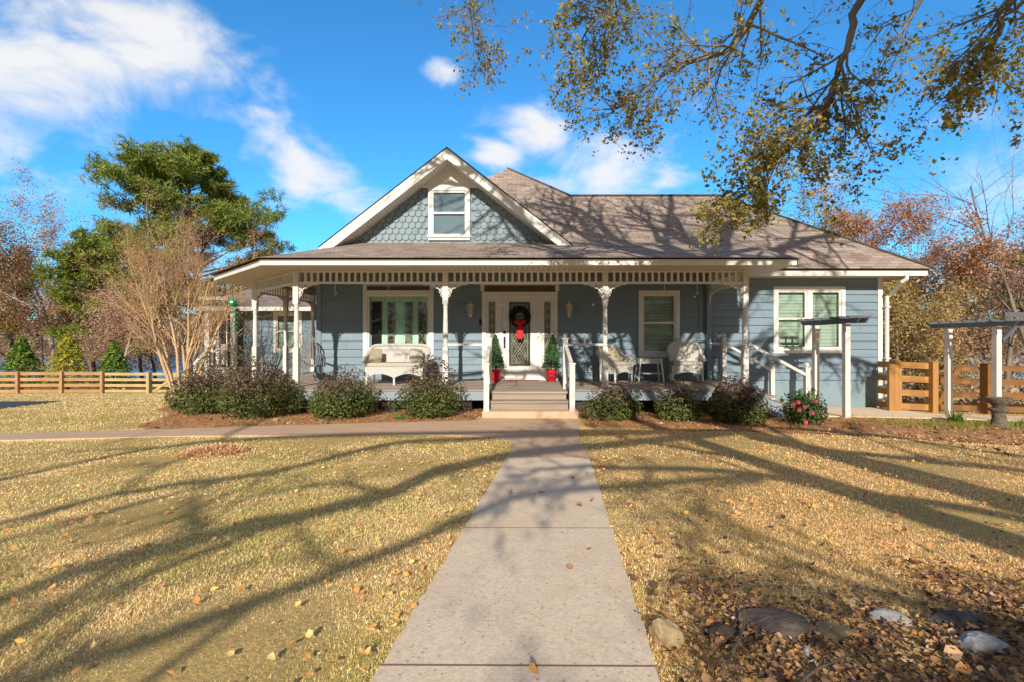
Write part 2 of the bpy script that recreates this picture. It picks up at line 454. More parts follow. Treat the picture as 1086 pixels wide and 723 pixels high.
# walk: straight strip, skewed a little to the house; flares at the far end into the curved path
W2 = .46
def walk_c(d): return .017+ .1008*(d-1.58)
def walk_poly(d0,d1): return [(walk_c(d0)-W2,d0),(walk_c(d0)+W2,d0),(walk_c(d1)+W2,d1),(walk_c(d1)-W2,d1)]
joints = [-2.0,-.3,1.62,3.02,5.36]
mbw = None
slabs = []
for a,b in zip(joints[:-1],joints[1:]):
    slabs.append(walk_poly(a+.005,b-.005))
def slab_mesh(polys, off, thick):
    mb = MB()
    for poly in polys:
        p = np.array(poly); (a,b,c,d) = p
        n = 24; T = np.linspace(0,1,n+1); U = np.linspace(0,1,7)
        L = a[None]+(d-a)[None]*T[:,None]; Rr = b[None]+(c-b)[None]*T[:,None]
        G = L[:,None,:]+(Rr-L)[:,None,:]*U[None,:,None]
        rs = np.random.default_rng(int(abs(a[1])*100)+3)
        G[:,0,0] += rs.normal(size=n+1)*.004; G[:,-1,0] += rs.normal(size=n+1)*.004
        z = ground(G[...,0],G[...,1])+off
        id2 = np.arange(z.size).reshape(z.shape)
        base = mb.add(np.concatenate([G.reshape(-1,2), z.reshape(-1,1)],1), np.stack([id2[:-1,:-1],id2[:-1,1:],id2[1:,1:],id2[1:,:-1]],-1).reshape(-1,4))
        ring = list(id2[0,:])+list(id2[1:,-1])+list(id2[-1,::-1][1:])+list(id2[::-1,0][1:-1])
        pts = np.concatenate([G.reshape(-1,2), z.reshape(-1,1)],1)[ring]
        low = pts.copy(); low[:,2] -= thick
        k = len(ring)
        mb.add(np.concatenate([pts,low]), np.array([[i,k+i,k+(i+1)%k,(i+1)%k] for i in range(k)]))
    return mb
structure(slab_mesh(slabs, .026, .08).build('front_walk', M['walk']))
structure(slab_mesh([walk_poly(j-.005,j+.005) for j in joints[1:-1]], .0268, .08).build('walk_joint', mat_plain('joint_dirt',(.26,.19,.13),.95)))
cl, cr = walk_c(5.372)-W2, walk_c(5.372)+W2
PATH = [(cl,5.372),(cr,5.372),(.90,6.0),(.92,6.6),(1.0,7.3),(1.12,8.0),(1.24,8.6),(1.28,9.06),(-.60,9.06),(-.62,8.7),
        (-1.0,8.62),(-2.0,8.45),(-3.2,8.2),(-4.7,7.9),(-6.0,7.65),(-7.6,7.4),(-12,6.9),(-20,6.4),(-20,5.6),(-12,6.1),(-7.6,6.62),(-6.0,6.8),(-4.7,6.95),(-3.2,7.0),(-2.0,7.05),(-1.0,7.05),(-.45,6.95),(-.12,6.7),(.02,6.3),(.0,5.8)]
patch('garden_path', PATH, .22, .018, M['path'], skirt=.06, seed=4)
def m_mulch():
    k = NT('pine_straw_mulch')
    n1 = k.noise(1.2,5,.65); n2 = k.noise(30,5,.8)
    c = k.ramp(n1,[(.3,(.90,.50,.22)),(.5,(.72,.34,.15)),(.7,(.95,.62,.32))])
    c = k.mix(k.ramp(n2,[(.4,(.8,.8,.8)),(.6,(0,0,0))]), c, (.26,.115,.05))
    k.base(c); k.rough(.95,.1); k.bump(n2,.8,.04)
    return k.m
M['mulch'] = m_mulch()
BEDL = [(-.66,9.2),(-.68,8.74),(-1.0,8.67),(-2.0,8.5),(-3.2,8.25),(-4.7,7.96),(-5.7,7.75),(-6.3,8.1),(-6.6,8.8),(-6.9,9.6),(-7.5,10.6),(-8.6,11.7),(-9.0,12.8),(-8.0,14.2),(-5.2,14.2),(-5.2,12.5),(-.66,12.5)]
BEDR = [(1.34,9.2),(1.26,8.5),(1.2,8.0),(2.4,7.75),(3.4,7.8),(4.2,7.7),(5.1,7.7),(6.0,7.35),(7.3,6.8),(9,6.4),(12,5.9),(15,5.8),(15,10.4),(9.5,10.45),(6.9,10.5),(6.6,12.5),(1.34,12.5)]
patch('mulch_bed', BEDL, .22, .012, M['mulch'], wobble=.05, seed=5)
patch('mulch_bed', BEDR, .22, .012, M['mulch'], wobble=.06, seed=6)
SIDE = [(6.75,10.6),(9.5,10.55),(15,10.5),(22,10.6),(22,11.5),(15,11.45),(9.8,11.5),(9.7,12.4),(6.75,12.4)]
patch('side_path', SIDE, .3, .02, M['walk'], skirt=.06, seed=7)
DRIVE = [(-16.2,17.4),(-13.7,12.9),(-17,9.5),(-60,9),(-60,19),(-18.4,17.6)]
patch('driveway', DRIVE, .8, .02, M['asphalt'], skirt=.05, seed=8)
def m_water():
    k = NT('lake_water')
    k.base((.05,.20,.42)); k.rough(.12,.5)
    mp = k.node('ShaderNodeMapping'); mp.inputs['Scale'].default_value = (.5,1.6,1); k.link(k.coord(), mp.inputs['Vector'])
    k.bump(k.noise(1.2,4,.6,mp.outputs[0]), .35, .15)
    return k.m
lk = MB(); lk.quad((-900,50,-3.2),(900,50,-3.2),(900,200,-3.2),(-900,200,-3.2))
structure(lk.build('lake_water', m_water()))

# ------------------------------------------------------------------ the house
house = thing('house', 'blue clapboard house with brown hip roof, front gable and wraparound white trimmed porch', 'house', (0,WALL,0))
def H(mb, name, mat, parent=house, **k): return mb.build(name, mat, parent, **k)

def siding(mb, O, U, N, u0, u1, z0, z1, openings=(), e=.2, top=None):
    """lapped boards; openings are (u0,u1,z0,z1)"""
    O = Vector(O); U = Vector(U); N = Vector(N)
    z = z0; rj = random.Random(int(abs(u0)*37+abs(z0)*11+len(openings)))
    while z < z1-1e-4:
        seams = []; us = u0+rj.uniform(.5,3.4)
        while us < u1-.4: seams.append(us); us += rj.uniform(2.2,3.8)
        zt = min(z+e, z1)
        cuts = sorted({z, zt} | {c for o in openings for c in (o[2],o[3]) if z < c < zt})
        for a,b in zip(cuts[:-1],cuts[1:]):
            mid = (a+b)/2
            iv = [(u0,u1)]
            for o in openings:
                if o[2] < mid < o[3]:
                    nv = []
                    for p,q in iv:
                        if o[1] <= p or o[0] >= q: nv.append((p,q)); continue
                        if o[0] > p: nv.append((p,o[0]))
                        if o[1] < q: nv.append((o[1],q))
                    iv = nv
            nv = []
            for p,q in iv:
                c_ = [p]+[x_ for x_ in seams if p+.1 < x_ < q-.1]+[q]
                for i_ in range(len(c_)-1): nv.append((c_[i_]+(.0025 if i_ else 0),c_[i_+1]-(.0025 if i_ < len(c_)-2 else 0)))
            iv = nv
            na = .036-(a-z)/e*.033; nb = .036-(b-z)/e*.033
            for p,q in iv:
                P = [O+U*p+N*na+Vector((0,0,a)), O+U*q+N*na+Vector((0,0,a)), O+U*q+N*nb+Vector((0,0,b)), O+U*p+N*nb+Vector((0,0,b))]
                vs = [tuple(x) for x in P]
                if a == z:
                    vs += [tuple(O+U*p+Vector((0,0,a))), tuple(O+U*q+Vector((0,0,a)))]
                    mb.add(vs, [(0,1,2,3),(4,5,1,0)])
                else: mb.add(vs, [(0,1,2,3)])
        z = zt

def px(p, d): return (p-543)*d/513
def pz(p, d): return EYE-(p-361.5)*d/513
SX = lambda p: px(p, WALL)
SZ = lambda p: pz(p, WALL)
XL, XR = -5.05, 9.59
w_big = (SX(389.5), SX(456), SZ(381), SZ(312.5))
w_mid = (SX(680.5), SX(717), SZ(373.5), SZ(312))
w_dbl = (SX(823), SX(892), SZ(369), SZ(308))
d_un = (SX(513), SX(589.5), FL-.0, SZ(310))
ops = [(w_big[0],w_big[1],w_big[2],w_big[3]+.17),(w_mid[0],w_mid[1],w_mid[2],w_mid[3]),(w_dbl[0],w_dbl[1],w_dbl[2],w_dbl[3]),(d_un[0],d_un[1],d_un[2],d_un[3]+.17)]
mb = MB(); siding(mb, (0,WALL,0),(1,0,0),(0,-1,0), XL, XR, FL, 3.04, ops)
H(mb,'wall',M['siding'])
# other walls of the main block
mb = MB()
siding(mb,(XL,WALL,0),(0,1,0),(-1,0,0),0,9.9,FL,2.98); siding(mb,(XR,WALL,0),(0,1,0),(1,0,0),0,5.8,FL,2.98)
siding(mb,(0,WALL+5.8,0),(1,0,0),(0,1,0),4.8,XR,FL,2.98); siding(mb,(0,WALL+9.9,0),(1,0,0),(0,1,0),XL,4.8,FL,2.98); siding(mb,(4.8,WALL+5.8,0),(0,1,0),(1,0,0),0,4.1,FL,2.98)
H(mb,'wall',M['siding'])
# foundation
mb = MB()
mb.box(XL+.02,XR-.02,WALL+.006,WALL+.12,-.9,FL-.002); mb.box(XR-.14,XR-.02,WALL+.12,WALL+5.7,-1.4,FL-.002); mb.box(XL+.02,XL+.14,WALL+.12,WALL+9.8,-1.6,FL-.002)
H(mb,'foundation',M['foundation'])
# corner boards and base boards
for x0,x1 in ((XL-.03,XL+.09),(XR-.09,XR+.03)):
    mb = MB(); mb.box(x0,x1,WALL-.05,WALL+.09,FL if x0<0 else -.3,2.97); H(mb,'corner_board',M['siding'] if x0<0 else M['white'])
mb = MB(); mb.box(4.86,4.96,WALL-.045,WALL+.02,FL+.004,2.86); H(mb,'corner_board',M['siding'])
mb = MB(); mb.box(5.62,XR-.1,WALL-.03,WALL+.0,2.84,2.975); H(mb,'frieze_board',M['siding'])

def window(x0,x1,z0,z1,y,casing=.085,rail=True,sill=True,name='window',blind=None,glass=None,cmat=None,back=True,mull=0):
    """casing frame (part), with sash, pane and blind as sub-parts; opening x0..x1,z0..z1 in plane y facing -y"""
    cmat = cmat or M['white_clean']; glass = glass or M['glass']
    mb = MB(); c = casing; f = y-.045; r = y+.03
    mb.box(x0-c,x0+.015,f,r,z0-.01,z1+c); mb.box(x1-.015,x1+c,f,r,z0-.01,z1+c)
    mb.box(x0+.015,x1-.015,f,r,z1-.015,z1+c)
    mb.box(x0-c-.02,x1+c+.02,f-.03,r,z0-.055,z0-.01)
    mb.box(x0-c,x1+c,f+.006,r,z0-.12,z0-.055)
    for k in range(mull):
        xm = x0+(x1-x0)*(k+1)/(mull+1); mb.box(xm-.055,xm+.055,f+.004,r,z0-.01,z1-.015)
    w = H(mb,name,cmat)
    n = mull+1
    for k in range(n):
        a = x0+(x1-x0)*k/n+(.055 if k else .015); b = x0+(x1-x0)*(k+1)/n-(.055 if k<n-1 else .015)
        mb = MB(); s = .045; zm = (z0+z1)/2
        yy = y-.012
        mb.box(a,a+s,yy,yy+.05,z0-.01,z1-.015); mb.box(b-s,b,yy,yy+.05,z0-.01,z1-.015)
        mb.box(a+s,b-s,yy,yy+.05,z0-.01,z0+.045); mb.box(a+s,b-s,yy,yy+.05,z1-.06,z1-.015)
        if rail: mb.box(a+s,b-s,yy-.006,yy+.05,zm-.025,zm+.025)
        H(mb,'sash',cmat,w)
        mb = MB()
        if rail:
            mb.quad((a+s,yy+.018,z0+.045),(b-s,yy+.018,z0+.045),(b-s,yy+.018,zm-.025),(a+s,yy+.018,zm-.025))
            mb.quad((a+s,yy+.028,zm+.025),(b-s,yy+.028,zm+.025),(b-s,yy+.028,z1-.06),(a+s,yy+.028,z1-.06))
        else: mb.quad((a+s,yy+.02,z0+.045),(b-s,yy+.02,z0+.045),(b-s,yy+.02,z1-.06),(a+s,yy+.02,z1-.06))
        H(mb,'pane',glass,w)
        if blind:
            mb = MB(); z = z0+.06; q = random.Random(int(a*100))
            while z < z1-.03:
                t = .03+q.uniform(-.004,.004)
                mb.quad((a+.01,y+.085,z),(b-.01,y+.085,z),(b-.01,y+.085+.02,z+t),(a+.01,y+.085+.02,z+t)); z += .038
            H(mb,'blind',blind,w)
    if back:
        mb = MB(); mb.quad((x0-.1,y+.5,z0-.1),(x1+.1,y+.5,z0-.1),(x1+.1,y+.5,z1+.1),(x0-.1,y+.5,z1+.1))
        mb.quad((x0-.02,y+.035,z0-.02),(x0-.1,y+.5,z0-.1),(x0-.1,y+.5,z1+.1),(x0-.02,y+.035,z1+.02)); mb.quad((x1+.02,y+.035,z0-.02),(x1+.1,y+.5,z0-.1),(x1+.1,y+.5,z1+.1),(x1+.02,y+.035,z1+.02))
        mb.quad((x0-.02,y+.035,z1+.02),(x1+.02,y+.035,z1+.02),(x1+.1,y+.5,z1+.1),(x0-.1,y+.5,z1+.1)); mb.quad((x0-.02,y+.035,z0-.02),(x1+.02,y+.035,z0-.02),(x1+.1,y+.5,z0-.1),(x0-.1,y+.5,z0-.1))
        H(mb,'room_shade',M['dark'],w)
    return w
M['blind'] = mat_plain('pale_blind', (.66,.80,.66), .6)
M['blind_green'] = mat_plain('green_blind', (.55,.68,.56), .6)  # slightly deeper pale green blind
window(*w_mid[:2],w_mid[2],w_mid[3],WALL,blind=M['blind'])
window(*w_dbl[:2],w_dbl[2],w_dbl[3],WALL,blind=M['blind_green'],mull=1)

# the big front window: pale green inner panels and three slim leaded strips
wb = window(w_big[0],w_big[1],w_big[2],w_big[3],WALL,casing=.10,rail=False)
k = NT('green_sheer'); k.base(k.ramp(k.noise(2.5,3),[(.4,(.55,.85,.70)),(.65,(.68,.93,.80))])); k.rough(.8); M['sheer']=k.m
mb = MB(); n = 60
xs_ = np.linspace(w_big[0]+.06,w_big[1]-.06,n); ysheer = WALL+.075+.012*np.sin(np.arange(n)*1.3)
v = [(x,y,w_big[2]+.03) for x,y in zip(xs_,ysheer)]+[(x,y,w_big[3]-.03) for x,y in zip(xs_,ysheer)]
mb.add(v, np.array([[i,i+1,n+i+1,n+i] for i in range(n-1)])); H(mb,'curtain',M['sheer'],wb,smooth=True)
k = NT('leaded_strip'); co = k.coord()
vo = k.node('ShaderNodeTexVoronoi'); vo.feature='DISTANCE_TO_EDGE'; vo.inputs['Scale'].default_value = 9; k.link(co, vo.inputs['Vector'])
vc = k.node('ShaderNodeTexVoronoi'); vc.inputs['Scale'].default_value = 9; k.link(co, vc.inputs['Vector'])
cc = k.ramp(k.sep(vc.outputs['Color'])[0],[(.2,(.02,.022,.02)),(.45,(.05,.045,.03)),(.7,(.16,.11,.05)),(.9,(.25,.27,.22))])
k.base(k.mix(k.ramp(vo.outputs['Distance'],[(.02,(1,1,1)),(.05,(0,0,0))]), cc, (.30,.26,.17))); k.rough(.15,.6); M['leaded']=k.m
for a,b in ((410.6,418),(429.3,436.8),(443.5,451.5)):
    mb = MB(); mb.box(SX(a),SX(b),WALL+.035,WALL+.058,w_big[2]+.06,SZ(321)); H(mb,'leaded_strip',M['leaded'],wb)
mb = MB(); mb.box(SX(393.5),SX(404),WALL+.035,WALL+.056,w_big[2]+.06,SZ(320)); H(mb,'reflection_strip',M['dark'],wb)  # dark strip stands in for a reflection in the pane

def transom(x0,x1,z0,z1):
    mb = MB(); mb.box(x0,x1,WALL-.02,WALL+.03,z0,z1); p = H(mb,'transom_panel',M['brown'])
    mb = MB(); mb.box(x0-.1,x0-.002,WALL-.046,WALL+.03,z0,z1); mb.box(x1+.002,x1+.1,WALL-.046,WALL+.03,z0,z1); mb.box(x0-.1,x1+.1,WALL-.05,WALL+.03,z1+.002,z1+.07)
    H(mb,'transom_trim',M['white_clean'],p)
transom(w_big[0],w_big[1],w_big[3]+.105,w_big[3]+.24)
transom(d_un[0]+.02,d_un[1]-.02,d_un[3]+.012,d_un[3]+.17)

# front door unit
dx0,dx1 = SX(532.3), SX(570.4); dz1 = SZ(314)
mb = MB()
ux0,ux1,uz1 = d_un[0]-.04,d_un[1]+.04,d_un[3]
yf,yb = WALL-.05,WALL+.06
mb.box(ux0,ux0+.09,yf,yb,FL+.01,uz1); mb.box(ux1-.09,ux1,yf,yb,FL+.01,uz1); mb.box(ux0+.09,ux1-.09,yf,yb,dz1,uz1)
mb.box(dx0-.06,dx0-.005,yf+.006,yb,FL+.01,dz1); mb.box(dx1+.005,dx1+.06,yf+.006,yb,FL+.01,dz1)
mb.box(ux0,ux1,WALL-.1,yb,FL+.002,FL+.05)
frame = H(mb,'door_frame',M['white_clean'])
def panel_with_glass(name, x0,x1,z0,z1, gx0,gx1,gz0,gz1, y, parent=None, mat=None):
    mb = MB()
    mb.box(x0,gx0,y,y+.045,z0,z1); mb.box(gx1,x1,y,y+.045,z0,z1); mb.box(gx0,gx1,y,y+.045,z0,gz0); mb.box(gx0,gx1,y,y+.045,gz1,z1)
    b = .022
    mb.box(gx0-b,gx0,y-.014,y-.001,gz0-b,gz1+b); mb.box(gx1,gx1+b,y-.014,y-.001,gz0-b,gz1+b); mb.box(gx0,gx1,y-.014,y-.001,gz0-b,gz0); mb.box(gx0,gx1,y-.014,y-.001,gz1,gz1+b)
    return H(mb,name,mat or M['white_clean'],parent or house)
gx0,gx1,gzz0,gzz1 = SX(539.8),SX(562.4),SZ(387.5),SZ(320.5)
door = panel_with_glass('front_door',dx0,dx1,FL+.055,dz1-.005,gx0,gx1,gzz0,gzz1,WALL-.01)
def leaded(parent,x0,x1,z0,z1,y,nd):
    mb = MB(); mb.quad((x0,y+.02,z0),(x1,y+.02,z0),(x1,y+.02,z1),(x0,y+.02,z1)); H(mb,'pane',M['doorglass'],parent)
    mb = MB(); w = (x1-x0); cx = (x0+x1)/2
    t = lambda a,b: mb.bar((a[0],y+.012,a[1]),(b[0],y+.012,b[1]),.008,.008,(0,1,0))
    m = w*.14
    t((x0+m,z0+m),(x0+m,z1-m)); t((x1-m,z0+m),(x1-m,z1-m)); t((x0+m,z0+m),(x1-m,z0+m)); t((x0+m,z1-m),(x1-m,z1-m))
    h = (z1-z0-2*m)
    for j in range(nd):
        a = z0+m+h*j/nd; b = z0+m+h*(j+1)/nd; c = (a+b)/2
        q = [(cx, a),(cx+w*.24,c),(cx,b),(cx-w*.24,c)]
        for i in range(4): t(q[i],q[(i+1)%4])
        q = [(cx, c-(b-a)*.22),(cx+w*.1,c),(cx,c+(b-a)*.22),(cx-w*.1,c)]
        for i in range(4): t(q[i],q[(i+1)%4])
        if w > .3:
            for s in (-1,1):
                pts = [(cx+s*w*(.13+.17*math.sin(u*math.pi)), y+.012, a+(b-a)*u) for u in np.linspace(0,1,9)]
                mb.tube(pts,.005,4)
                t((cx+s*w*.24,c),(cx+s*w*.36,c))
    H(mb,'lead_came',M['brass'],parent)
k = NT('door_glass'); k.base(k.ramp(k.noise(14,3),[(.35,(.035,.045,.04)),(.6,(.10,.11,.08)),(.75,(.16,.15,.10))])); k.rough(.12,.7); M['doorglass']=k.m
leaded(door,gx0,gx1,gzz0,gzz1,WALL-.02,4)
mb = MB(); hx = dx0+.07
mb.box(hx-.025,hx+.025,WALL-.022,WALL-.011,1.18,1.45); mb.tube([(hx,WALL-.02,1.4),(hx,WALL-.075,1.38),(hx,WALL-.075,1.25),(hx,WALL-.02,1.22)],.011,6); mb.lathe([(.028,0),(.028,.02)],(hx,WALL-.03,1.55),10)
mb.box(hx-.03,hx+.03,WALL-.03,WALL-.011,1.53,1.6)
H(mb,'door_handle',M['black'],door)
for a,b,s0,s1 in ((ux0+.09,dx0-.06,518.2,525.3),(dx1+.06,ux1-.09,577.2,583.8)):
    sl = panel_with_glass('sidelight',a,b,FL+.05,dz1-.002,SX(s0),SX(s1),gzz0+.15,gzz1,WALL-.006)
    leaded(sl,SX(s0),SX(s1),gzz0+.15,gzz1,WALL-.016,6)
mb = MB(); mb.box(SX(508.3),SX(511),WALL-.045,WALL-.018,SZ(345),SZ(339)); H(mb,'door_bell',M['black'])

# wall lanterns
def lantern():
    x,z = 0,0
    mb = MB(); mb.box(-.05,.05,-.035,-.0,-.12,.10); mb.tube([(0,-.03,-.02),(0,-.1,.06),(0,-.13,.10)],.012,6)
    a = H(mb,'wall_lantern',M['lantern'],house,local=True)
    mb = MB()
    y = -.13
    mb.lathe([(.005,.26),(.012,.24),(.006,.22),(.02,.19),(.05,.17),(.105,.10),(.105,.09),(.09,.09)],(0,y,0),6)
    mb.lathe([(.008,-.20),(.02,-.18),(.03,-.155),(.06,-.14),(.06,-.12)],(0,y,0),6)
    for k_ in range(6):
        an = math.pi*k_/3; mb.tube([(.09*math.cos(an),y+.09*math.sin(an),.09),(.055*math.cos(an),y+.055*math.sin(an),-.12)],.007,4)
    mb.build('lantern_cage',M['lantern'],a,local=True)
    mb = MB(); mb.lathe([(.05,-.119),(.083,.088)],(0,y,0),6); mb.build('lantern_glass',M['glass'],a,local=True)
    mb = MB(); mb.lathe([(.012,-.12),(.012,0),(.004,.03)],(0,y,0),8); mb.build('candle_bulb',M['white_clean'],a,local=True)
    return a
la = lantern(); la.location = (SX(499.5),-.026,SZ(329.5))
lb = copy_tree(la, house); lb.location = (SX(603),-.026,SZ(329.5))

# ---------------- roofs
def roof_faces(name, faces, parent=house, thick=.05):
    """planar faces with slope-aligned UVs; downhill edges get a dark shingle edge"""
    mb = MB(); uvs = []
    edge = MB()
    for f in faces:
        P = [Vector(p) for p in f]
        n = Vector((0,0,0))
        for i in range(len(P)): n += P[i].cross(P[(i+1)%len(P)])
        n.normalize()
        if n.z < 0: P = P[::-1]; n = -n
        u = Vector((0,0,1)).cross(n).normalized(); v = n.cross(u)
        mb.add([tuple(p) for p in P],[tuple(range(len(P)))])
        uvs += [(p.dot(u), p.dot(v)) for p in P]
    o = mb.build(name, M['shingle'], parent, uvs=uvs)
    return o
E0 = 3.117; SL = .787
AP = (-.13,17.55,3.117+.787*5.70)
e1,e2,f0,f1 = -5.83,5.57,11.85,23.25
rz = 5.99; rd = 15.5
rr = (6.72,rd,rz); rl = (AP[0]+(AP[1]-rd),rd,rz)
roof = roof_faces('roof',[
  [(e1,f0,E0),(10.37,f0,E0),rr,rl,AP],
  [(10.37,f0,E0),(10.37,19.15,E0),rr],
  [(10.37,19.15,E0),(0.5,19.15,E0),(0.5,rd,rz),rl,rr],
  [(e1,f1,E0),(e1,f0,E0),AP],[(e2,f1,E0),(e1,f1,E0),AP],[(e2,f0+.02,E0),(e2,f1,E0),AP]])
# ridge and hip caps
mb = MB()
def cap(a,b,w=.16):
    mb.bar(a,b,w,.035)
cap(rl,(rr[0]+.05,rr[1],rr[2]+.01)); cap(rr,(10.37,f0,E0+.01)); cap(AP,rl)
H(mb,'ridge_cap',mat_plain('ridge_shingle',(.15,.115,.095),.95),roof)
# porch roof
g0,GZ0,PS = 9.65,3.005,.30
A0 = (-5.09,g0); A1 = (-7.65,12.2)
pf = lambda d: GZ0+PS*(d-g0)
top_d = 12.99
hipx = A0[0]+.4142*(top_d-g0)
sx_ = -4.9; sy_ = A1[1]+.4142*(sx_-A1[0]); sz_ = GZ0+PS*(sx_-A1[0])
# chamfer plane rises along (1,1)/sqrt2
def chz(x,y): return GZ0+PS*((x-A0[0])+(y-A0[1]))/math.sqrt(2)
porch_roof = roof_faces('porch_roof',[
  [(A0[0],A0[1],GZ0),(5.76,g0,GZ0),(5.76,top_d,pf(top_d)),(hipx,top_d,pf(top_d))],
  [(A1[0],A1[1],GZ0),(A0[0],A0[1],GZ0),(hipx,top_d,pf(top_d)),(-4.3,13.2,chz(-4.3,13.2)),(sx_,sy_,sz_)],
  [(A1[0],19.3,GZ0),(A1[0],A1[1],GZ0),(sx_,sy_,sz_),(sx_,19.3,sz_)]])
mb = MB(); mb.add([(5.755,g0+.02,2.89),(5.755,12.4,2.89),(5.755,12.4,pf(12.4)-.01),(5.755,g0+.02,GZ0-.01)],[(0,1,2,3)])
H(mb,'porch_end_board',M['white'])
# gutters + fascia (profile extruded along a polyline in plan)
def gutter(pts, ztop, h, name='gutter'):
    """pts: plan polyline, outside on the left of travel"""
    prof = [(0,0),(.075,0),(.095,.045),(.105,.07),(.105,.105),(.115,.12),(.115,h),(.105,h),(.10,.12),(.0,.115)]
    P = [Vector((a,b)) for a,b in pts]; n = len(P); ring = []
    for i,p in enumerate(P):
        if i == 0: d = (P[1]-P[0]).normalized(); nn = Vector((-d.y,d.x)); k_ = 1
        elif i == n-1: d = (P[-1]-P[-2]).normalized(); nn = Vector((-d.y,d.x)); k_ = 1
        else:
            d1 = (P[i]-P[i-1]).normalized(); d2 = (P[i+1]-P[i]).normalized()
            n1 = Vector((-d1.y,d1.x)); n2 = Vector((-d2.y,d2.x)); nn = (n1+n2).normalized(); k_ = 1/max(.3,nn.dot(n1))
        ring.append([(p.x+nn.x*o*k_, p.y+nn.y*o*k_, ztop-h+z) for o,z in prof])
    m = len(prof); mb = MB()
    f = []
    for i in range(n-1):
        for j in range(m): f.append((i*m+j,(i+1)*m+j,(i+1)*m+(j+1)%m,i*m+(j+1)%m))
    f.append(tuple(range(m))); f.append(tuple((n-1)*m+j for j in range(m-1,-1,-1)))
    mb.add([q for r_ in ring for q in r_], f)
    return H(mb,name,M['gutter'])
gutter([(5.74,g0+.10),(A0[0]+.04,g0+.10),(A1[0]+.1,A1[1]+.06),(A1[0]+.1,19.2)][::-1], 3.0, .125)
gutter([(5.78,f0+.10),(10.27,f0+.10),(10.27,19.0)], 3.112, .14)
mb = MB(); mb.box(5.78,10.26,f0+.105,f0+.13,2.95,3.09); H(mb,'fascia',M['white'])
mb = MB()
mb.box(A0[0],5.74,g0+.105,g0+.13,2.87,2.985); mb.bar((A1[0]+.12,A1[1]+.05,2.927),(A0[0]+.02,g0+.13,2.927),.025,.115); mb.box(A1[0]+.105,A1[0]+.13,A1[1]+.1,19.2,2.87,2.985)
H(mb,'fascia',M['white'])
mb = MB(); mb.box(5.775,10.25,f0+.13,WALL-.03,2.972,2.984); mb.box(XR+.035,10.25,WALL-.03,18.5,2.972,2.984); H(mb,'soffit',M['bead'])
SO = [(5.74,g0+.13),(5.74,DPY_-.03),(-4.72,DPY_-.03),(-6.65,12.44),(-6.65,19.2),(A1[0]+.13,19.2),(A1[0]+.13,A1[1]+.1),(A0[0]+.05,g0+.13)]
mb = MB(); mb.prism(SO,2.872,2.884); mb.prism([(5.1,DPY_-.03),(5.74,DPY_-.03),(5.74,WALL-.03),(5.1,WALL-.03)],2.872,2.884); H(mb,'soffit',M['bead'])
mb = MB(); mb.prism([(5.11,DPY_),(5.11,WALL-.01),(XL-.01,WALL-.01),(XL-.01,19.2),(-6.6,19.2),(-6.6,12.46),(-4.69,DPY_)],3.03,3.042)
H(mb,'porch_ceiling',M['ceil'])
mb = MB()
for p,q_ in (((5.1,DPY_),(-4.72,DPY_)),((-4.72,DPY_),(-6.63,12.45)),((-6.63,12.45),(-6.63,19.2)),((5.1,DPY_),(5.1,WALL-.03))): mb.bar((p[0],p[1],2.955),(q_[0],q_[1],2.955),.05,.15)
H(mb,'porch_beam',M['white'])

# ---------------- front gable
GXc, GZp, GS, GH = -1.62, 6.165, .777, 3.19
gy0 = 12.03
zl = GZp-GS*GH
gable_roof = roof_faces('gable_roof',[
  [(GXc-GH,gy0-.02,zl),(GXc,gy0-.02,GZp),(GXc,15.9,GZp),(GXc-GH,15.9,zl)],
  [(GXc,gy0-.02,GZp),(GXc+GH,gy0-.02,zl),(GXc+GH,15.9,zl),(GXc,15.9,GZp)]])
for s in (-1,1):
    e_ = lambda off, y, hx=GH: (GXc+s*hx, y, GZp-GS*hx-off)
    t_ = lambda off, y: (GXc, y, GZp-off)
    mb = MB()   # dark shingle edge
    mb.add([t_(.002,gy0-.02),e_(.002,gy0-.02),e_(.035,gy0-.02),t_(.035,gy0-.02),t_(.035,gy0+.2),e_(.035,gy0+.2)],[(0,1,2,3),(3,2,5,4)])
    H(mb,'shingle_edge',M['shingle_edge'],gable_roof)
    mb = MB()   # rake board
    a,b = .036,.30
    mb.add([t_(a,gy0),e_(a,gy0),e_(b,gy0),t_(b,gy0),t_(a,gy0+.03),e_(a,gy0+.03),e_(b,gy0+.03),t_(b,gy0+.03)],[(0,1,2,3),(7,6,5,4),(3,2,6,7),(1,5,6,2)])
    mb.add([t_(a,gy0-.014),e_(a,gy0-.014),e_(a+.09,gy0-.014),t_(a+.09,gy0-.014),t_(a+.09,gy0-.0005),e_(a+.09,gy0-.0005)],[(0,1,2,3),(3,2,5,4)])
    H(mb,'rake_board',M['white'],gable_roof)
    mb = MB()   # rake soffit as vented strips
    n = 46
    for i in range(n):
        h0 = GH*i/n; h1 = GH*(i+.8)/n
        mb.add([(GXc+s*h0,gy0+.031,GZp-GS*h0-.27),(GXc+s*h1,gy0+.031,GZp-GS*h1-.27),(GXc+s*h1,WALL+.02,GZp-GS*h1-.27),(GXc+s*h0,WALL+.02,GZp-GS*h0-.27)],[(0,1,2,3)])
    mb.add([(GXc,gy0+.031,GZp-.255),(GXc+s*GH,gy0+.031,GZp-GS*GH-.255),(GXc+s*GH,WALL+.02,GZp-GS*GH-.255),(GXc,WALL+.02,GZp-.255)],[(0,1,2,3)])
    H(mb,'rake_soffit',M['white_old'],gable_roof)
